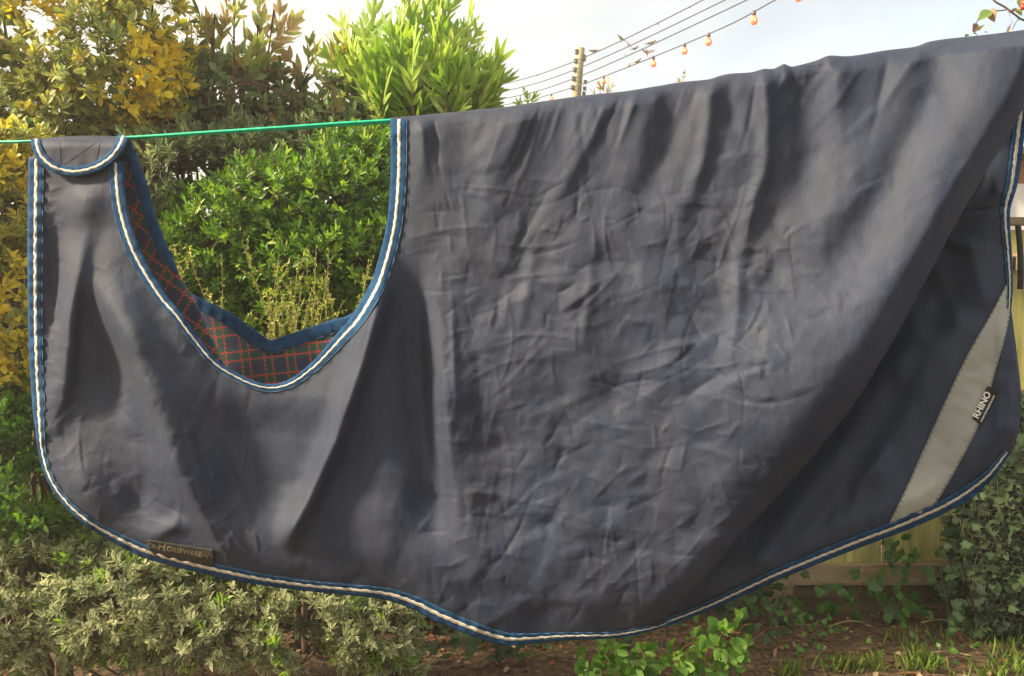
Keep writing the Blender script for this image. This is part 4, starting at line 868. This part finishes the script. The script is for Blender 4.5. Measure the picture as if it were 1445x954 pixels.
for k in range(60):
    a = gp(r.uniform(600, 1345), 900, 3.5); a[0] = r.uniform(-.35, 2.0); a[1] = r.uniform(3.4, 4.03); a[2] = .01; e = a + np.array([r.normal(0, .06), r.normal(0, .05), r.uniform(.02, .10)]); paths.append([a, (a + e) / 2 + np.array([0, 0, .015]), e])
trailing('weed_patch', 'low small-leaved weeds scattered over the bare soil below the rug', paths, DK + BR[:3], 58, .030, .016, 'weeds', face=(0, -.6, .75), triple=False, sr=.001)
# ivy bank on the right behind wire netting
paths = []
for k in range(60):
    x0 = r.uniform(1345, 1500); y1 = r.uniform(610, 800); a = gp(x0, 895, 3.72); a[2] = .01; e = gp(x0 + r.normal(0, 22) + (18 if y1 < 680 else 0), y1, r.uniform(3.6, 3.95)); paths.append([a, (a + e) / 2 + r.normal(0, .05, 3), e])
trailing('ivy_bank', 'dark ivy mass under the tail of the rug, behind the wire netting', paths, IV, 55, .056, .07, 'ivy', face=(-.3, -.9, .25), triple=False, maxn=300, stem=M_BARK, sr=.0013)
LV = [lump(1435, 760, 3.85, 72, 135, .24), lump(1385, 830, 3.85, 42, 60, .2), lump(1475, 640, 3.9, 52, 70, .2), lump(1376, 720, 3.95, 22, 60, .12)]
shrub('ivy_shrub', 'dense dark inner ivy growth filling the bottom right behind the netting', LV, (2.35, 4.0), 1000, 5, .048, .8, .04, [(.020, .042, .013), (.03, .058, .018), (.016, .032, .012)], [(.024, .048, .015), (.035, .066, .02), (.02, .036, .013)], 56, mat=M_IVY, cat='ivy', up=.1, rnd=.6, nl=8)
def netting():
    c = .0165; it = []; w = c * math.sqrt(3)
    for i in range(30):
        for j in range(44):
            cx = i * w + (w / 2 if j % 2 else 0); cz = j * c * 1.5; pts = [(cx, cz + c), (cx + w / 2, cz + c / 2), (cx + w / 2, cz - c / 2), (cx, cz - c)]
            for a, b in zip(pts[:-1], pts[1:]):
                def W3(q): u, z = q; return np.array([1.99 + u * .80 + (z * .02), 3.60 - u * .35 + .03 * math.sin(u * 9 + z * 6), .12 + z + .01 * math.sin(u * 11)])
                it.append(tube(np.array([W3(a), W3(b)]), (.00045), 3, False))
    v, f = merge(it); return thing('wire_netting', M_WIRE, v, 'galvanised hexagonal wire netting standing in front of the ivy at right', 'netting', faces=f, smooth=True)
netting()

# grass, litter and fallen twigs
def grass():
    r = np.random.default_rng(61); B = []
    for cx, cy, sx, sy, n in ((1190, 948, 14, 4, 75), (1235, 952, 12, 3, 30), (1290, 934, 9, 7, 60), (1315, 944, 10, 5, 50), (1300, 952, 20, 3, 40), (1428, 908, 18, 12, 110), (1442, 938, 24, 8, 110), (1395, 948, 16, 5, 35), (1120, 952, 12, 4, 40), (1285, 905, 30, 5, 30), (1250, 985, 140, 10, 60)):
        d = gp(r.normal(cx, sx, n), r.normal(cy, sy, n), np.full(n, 1.0)) - CAM; t = (-CAM[2]) / d[:, 2]; B.append(CAM + d * t[:, None])
    B = np.vstack(B); B[:, 2] = ground_z(B[:, 0], B[:, 1]) - .005; n = len(B); A = norm(np.stack([r.normal(0, .45, n), r.normal(0, .35, n), np.ones(n)], -1)); L = r.uniform(.03, .10, n); c = pick(r, n, [(.13, .22, .03), (.19, .28, .04), (.10, .17, .03), (.30, .28, .09)], [.4, .3, .22, .08])
    v, t, col = leaves_mesh(B, A, r.normal(size=(n, 3)), L, L * .05 + .002, c, c * 1.1); o = thing('grass', M_GRASS, v, 'short tufts of green grass growing on the soil at the bottom right', 'grass', tris=t, cols=col, kind='stuff')
grass()
def litter():
    r = np.random.default_rng(62); n = 5200; X = r.uniform(-2.6, 3.0, n); Yy = r.uniform(2.6, 4.05, n); B = np.stack([X, Yy, ground_z(X, Yy) + .004 + .006 * r.random(n)], -1); A = norm(np.stack([r.normal(size=n), r.normal(size=n), r.normal(0, .2, n)], -1)); L = r.uniform(.012, .05, n)
    c = pick(r, n, [(.16, .09, .045), (.10, .06, .03), (.24, .15, .08), (.30, .22, .13), (.20, .08, .03)], j=.25); Nn = norm(np.stack([r.normal(0, .3, n), r.normal(0, .3, n), np.ones(n)], -1)); W = L * r.choice([.12, .45, .6], n)
    v, t, col = leaves_mesh(B, A, Nn, L, W, c, c); thing('leaf_litter', M_LITTER, v, 'brown fallen leaves and bits strewn over the bare soil', 'leaf litter', tris=t, cols=col, kind='stuff')
litter()
for (a, b_, nm) in (((1170, 886), (1222, 878), 'pale fallen twig on the soil left of the fence foot bramble'), ((1305, 925), (1372, 926), 'thin straw-coloured twig lying on the soil near the grass'), ((1300, 880), (1355, 882), 'bent pale twig lying along the foot of the dark timber board')):
    d = np.array([ray(*a), ray(*b_)]); e = CAM + d * ((.02 - CAM[2]) / d[:, 2])[:, None]; e[:, 2] += ground_z(e[:, 0], e[:, 1]) * .5 + .006; m = e.mean(0) + np.array([0, .02, .006]); pts = catmull([e[0], m, e[1]], .02); v, f = tube(pts, np.linspace(.005, .003, len(pts)), 5)
    thing('fallen_twig', M_TAN, v, nm, 'twig', 'twigs on the soil', faces=f)

# ------------------------------------------------------------------ pole, wires, bulbs and birds
PY = 13.0; pt, pb = at(819.5, 68, PY), at(813, 145, PY); dirp = (pb - pt) / (pt[2] - pb[2])
pole = root('utility_pole', (float(pt[0] + dirp[0] * pt[2]), PY, 0), 'weathered wooden pole carrying four wires, standing beyond the rug top', 'pole')
pts = np.array([pt + dirp * s for s in np.linspace(0, pt[2], 14)]); v, f = tube(pts, np.linspace(.062, .085, 14), 12); part('post', pole, M_POLE, v, faces=f)
INS = [(812.5, 86), (811, 98.5), (809.5, 111), (808, 123.5)]
for (x, y) in INS + [(814, 73)]:
    p = at(x, y, PY - .03); v, f = lathe([(.012, -.03), (.03, -.03), (.034, -.012), (.02, 0), (.034, .012), (.03, .03), (.012, .034)], 10, p); part('insulator', pole, M_CERAM, v, faces=f)
    v, f = box(p + np.array([.035, .0, 0]), (.07, .018, .014)); part('bracket', pole, M_CERAM, v, faces=f, smooth=False)
for (x, y) in ((824.5, 82), (826, 116), (825, 125), (824, 132)):
    p = at(x, y, PY - .04); v, f = box(p, (.05, .05, .05 if y > 90 else .09)); part('fitting', pole, M_CERAM, v, faces=f, smooth=False)
WR = [([(560, 146), (700, 121)], (812.5, 86), [(992, 0), (1150, -92)]), ([(560, 153), (700, 131)], (811, 98.5), [(1023, 0), (1180, -86)]), ([(560, 158), (700, 141)], (809.5, 111), [(1054, 0), (1210, -82)]), ([(560, 166), (700, 150)], (808, 123.5), [(1000, 48), (1094, 0), (1250, -84)])]
wire_pts = []
names = ['topmost of the four overhead wires, hung with small clear bulbs', 'second overhead wire from the top on the wooden pole', 'third overhead wire from the top on the wooden pole', 'lowest of the four overhead wires, strung with glowing orange bulbs']
for k, (lft, mid, rgt) in enumerate(WR):
    pp = [at(*p, y) for p, y in zip(lft, (18.5, 15.4))] + [at(*mid, PY - .07)]
    xm = mid[0]
    for p in rgt: pp.append(at(*p, np.interp(p[0], [xm, 1050, 1250], [PY, 9.6, 7.8])))
    c = catmull(pp, .15); wire_pts.append(c); v, f = tube(c, .0075, 5); thing('overhead_wire', M_CABLE, v, names[k], 'wire', 'wires on the wooden pole', faces=f)
def on_wire(k, px):
    c = wire_pts[k]; d = c - CAM; depth = d @ FWD; x = 722.5 + F * d[:, 0] / depth; i = int(np.argmin(np.abs(x - px))); j = min(max(i, 1), len(c) - 2); return c[j] + (c[j + 1] - c[j]) * ((px - x[j]) / (x[j + 1] - x[j]))
def bulb_mat(name, col, e):
    m, nt, b = mat_new(name); b.inputs['Base Color'].default_value = (*col, 1); b.inputs['Roughness'].default_value = .25; b.inputs['Emission Color'].default_value = (*col, 1); b.inputs['Emission Strength'].default_value = e
    nz = N(nt, 'ShaderNodeTexNoise'); nz.inputs['Scale'].default_value = 14; r_ = N(nt, 'ShaderNodeValToRGB'); r_.color_ramp.elements[0].color = (*col, 1); r_.color_ramp.elements[1].color = tuple(min(1, c * 1.3) for c in col) + (1,); nt.links.new(nz.outputs['Fac'], r_.inputs[0]); nt.links.new(r_.outputs[0], b.inputs['Base Color']); return m
M_ORANGE = bulb_mat('orange_bulb', (.80, .20, .09), .35); M_CLEAR = bulb_mat('clear_bulb', (.85, .78, .62), .4); M_FIL = bulb_mat('filament', (1, .6, .25), 1.2)
def bulb(k, px, dia, mat, label, grp):
    p = on_wire(k, px); r_ = dia / 2; t = root('festoon_bulb', tuple(float(a) for a in p), label, 'light bulb', grp)
    v, f = lathe([(.35 * r_, .3 * r_), (.45 * r_, .1 * r_), (.5 * r_, -.5 * r_), (.42 * r_, -1.0 * r_)], 10, p); part('socket', t, M_CERAM, v, faces=f)
    v, f = lathe([(.40 * r_, -1.0 * r_), (.62 * r_, -1.35 * r_), (.95 * r_, -1.9 * r_), (r_, -2.3 * r_), (.85 * r_, -2.85 * r_), (.5 * r_, -3.15 * r_), (.05 * r_, -3.25 * r_)], 12, p); gl = part('glass', t, mat, v, faces=f)
    v, f = lathe([(.03 * r_, -2.6 * r_), (.16 * r_, -2.3 * r_), (.03 * r_, -1.9 * r_)], 6, p + np.array([0, -r_ * .98, 0])); part('filament', gl, M_FIL, v, faces=f)
for px, dia, lb in ((1064, .088, 'nearest and largest orange bulb on the lowest wire'), (1000, .086, 'orange bulb second nearest on the lowest wire'), (966, .080, 'orange bulb third nearest on the lowest wire'), (922, .082, 'orange bulb on the lowest wire below the perching birds'), (852, .07, 'orange bulb on the lowest wire closest right of the pole'), (778, .065, 'orange bulb on the lowest wire left of the pole'), (1127, .088, 'orange bulb cut by the top edge of the picture')):
    bulb(3, px, dia, M_ORANGE, lb, 'orange bulbs on the lowest wire')
for px, dia, lb in ((973, .05, 'small clear bulb on the topmost wire nearest the picture edge'), (928, .052, 'small clear bulb midway along the topmost wire'), (876, .05, 'small clear bulb on the topmost wire under a bird'), (758, .045, 'small clear bulb on the topmost wire left of the pole')):
    bulb(0, px, dia, M_CLEAR, lb, 'clear bulbs on the topmost wire')
def bird_mesh():
    sec = [(-.50, .005, .03, -.03), (-.42, .03, .012, -.02), (-.28, .035, .018, -.01), (-.18, .06, .05, 0), (-.06, .10, .10, .01), (.08, .115, .125, .02), (.20, .10, .11, .05), (.28, .065, .07, .09), (.34, .062, .066, .125), (.40, .056, .058, .135), (.44, .03, .03, .13), (.46, .012, .012, .125), (.50, .002, .002, .12)]
    V, Fc = [], []; n = 10
    for x, w, h, z in sec: V += [(x, w * math.cos(a), z + h * math.sin(a)) for a in np.arange(n) * 2 * np.pi / n]
    for i in range(len(sec) - 1):
        for j in range(n): Fc.append((i * n + j, i * n + (j + 1) % n, (i + 1) * n + (j + 1) % n, (i + 1) * n + j))
    Fc += [tuple(range(n))[::-1], tuple((len(sec) - 1) * n + j for j in range(n))]
    return np.array(V), Fc
BV, BF = bird_mesh()
def wing_v(s, spread):
    o = [(.18, .09, .05), (.05, .13, .06), (-.15, .10, .03), (-.34, .05, -.01), (-.12, .11, -.04), (.08, .12, -.03)]
    v = np.array([(x, y * s, z) for x, y, z in o]);
    if spread: v = np.array([(.16, .08 * s, .06), (.10, .40 * s, .22), (-.04, .62 * s, .34), (-.10, .40 * s, .18), (-.12, .2 * s, .08), (-.08, .08 * s, .04)])
    return v, [(0, 1, 2, 3, 4, 5)]
def bird(k, px, size, yaw, pitch, label, spread=False, lift=0.0):
    p = on_wire(k, px); p = p + np.array([0, 0, .12 * size + .007 + lift]); t = root('bird', tuple(float(a) for a in p), label, 'bird', 'small birds on the wires')
    Rm = np.array(Euler((0, pitch, yaw)).to_matrix()); v = (BV * size) @ Rm.T + p; b = part('body', t, M_BIRD, v, faces=BF)
    for s in (-1, 1):
        w, f = wing_v(s, spread); w = (w * size) @ Rm.T + p; o = part('wing', t, M_BIRD, w, faces=f, smooth=False); solid(o, .006, 0, 0)
    if not spread:
        for s in (-.03, .03):
            a = p + Rm @ np.array([.03 * size, s * size, -.06 * size]); e = p + np.array([0, s * size * .5, -.12 * size]); v, f = tube(np.array([a, e]), .003, 4); part('leg', t, M_CERAM, v, faces=f)
bird(0, 839, .185, math.pi + .1, .25, 'bird perched on the topmost wire just right of the pole, facing the pole')
bird(0, 877, .16, math.pi + .4, -.35, 'bird on the topmost wire directly above a clear bulb')
bird(1, 887, .13, math.pi - .3, -.7, 'bird tilted head-up on the second wire, leftmost there')
bird(1, 895, .15, .25, -.15, 'bird low between second and third wires, right of the steep one', lift=-.09)
bird(2, 882, .07, 1.4, -.8, 'tiny round bird on the third wire, leftmost there')
bird(1, 918, .18, .1, -.1, 'bird on the second wire farthest right of the flock', lift=-.12)
bird(2, 899, .16, .3, -.35, 'bird between third and lowest wires, left of the flying one', lift=-.16)
bird(2, 912, .17, 2.0, -.9, 'bird with spread wings dropping beside the orange bulb', spread=True, lift=-.10)
bird(3, 888, .09, .4, -.6, 'small plump bird on the lowest wire under the flock')

# ------------------------------------------------------------------ fruit twig at the upper right
tw = root('fruit_twig', tuple(float(a) for a in at(1460, 30, 2.9)), 'thin fruit tree twig with green and brown leaves over the upper right rug corner', 'twig')
def tpath(pp, r0, r1, Y=2.9): c = catmull([at(*p, Y) for p in pp], .01); return tube(c, np.linspace(r0, r1, len(c)), 6)
it = [tpath([(1396, -8), (1404, 2), (1418, 10), (1434, 22), (1446, 29), (1500, 45), (1580, 60)], .0028, .005), tpath([(1376, 48), (1373, 44), (1378, 32), (1384, 22), (1398, 17), (1420, 14)], .0013, .002), tpath([(1428, 42), (1436, 28), (1442, 26)], .001, .0014), tpath([(1376, 56), (1379, 50), (1372, 43)], .0014, .001)]
v, f = merge(it); part('stem', tw, M_BARK, v, faces=f)
FR = [blade('leaf', SMOOTH, c, tuple(np.array(c) * 1.2), fold=.25, curl=-.25) for c in ((.16, .25, .06), (.24, .17, .09), (.20, .13, .09), (.22, .27, .07), (.30, .20, .08))]
for (x, y, tx, ty, i, s) in ((1398, 15, 1383, 24, 0, .05), (1399, 12, 1401, 29, 1, .05), (1404, 17, 1412, 12, 0, .035), (1420, 13, 1429, 22, 2, .034), (1430, 17, 1433, 9, 2, .026), (1378, 33, 1376, 44, 2, .034), (1380, 44, 1388, 33, 3, .038), (1429, 31, 1419, 45, 4, .045), (1433, 13, 1443, 20, 3, .034), (1437, -2, 1445, 12, 3, .05), (1362, 52, 1368, 47, 0, .03), (1390, 46, 1396, 44, 3, .03), (1440, 2, 1452, 14, 1, .05)):
    a, e = at(x, y, 2.9), at(tx, ty, 2.88); place('leaf', FR[i], tw, a, e - a, random.uniform(-.8, .8), float(np.linalg.norm(e - a)))
for (x, y, s) in ((1446, 5, .013), (1444, 10, .010)):
    v, f = lathe([(s * math.sin(a), -s * math.cos(a)) for a in np.linspace(.15, 3.0, 8)], 10, at(x, y, 2.87)); part('fruit', tw, M_BERRY, v, faces=f)

# ------------------------------------------------------------------ haze volume added to imitate lens glare
v, f = box((0, 30.0, 2.55), (164, 184, 7.1))
hz = link('haze', meshdata('haze', v, faces=f, smooth=False), None); hz['kind'] = 'stuff'; hz['label'] = 'thin haze added to imitate lens glare, filling the garden air'; hz['category'] = 'haze'
hm = bpy.data.materials.new('haze'); hm.use_nodes = True; hn = hm.node_tree; hn.nodes.clear(); ho = hn.nodes.new('ShaderNodeOutputMaterial'); pv = hn.nodes.new('ShaderNodeVolumePrincipled')
pv.inputs['Color'].default_value = (1, .96, .88, 1); pv.inputs['Density'].default_value = .008; pv.inputs['Anisotropy'].default_value = .45
hn.links.new(pv.outputs[0], ho.inputs['Volume']); hz.data.materials.append(hm)
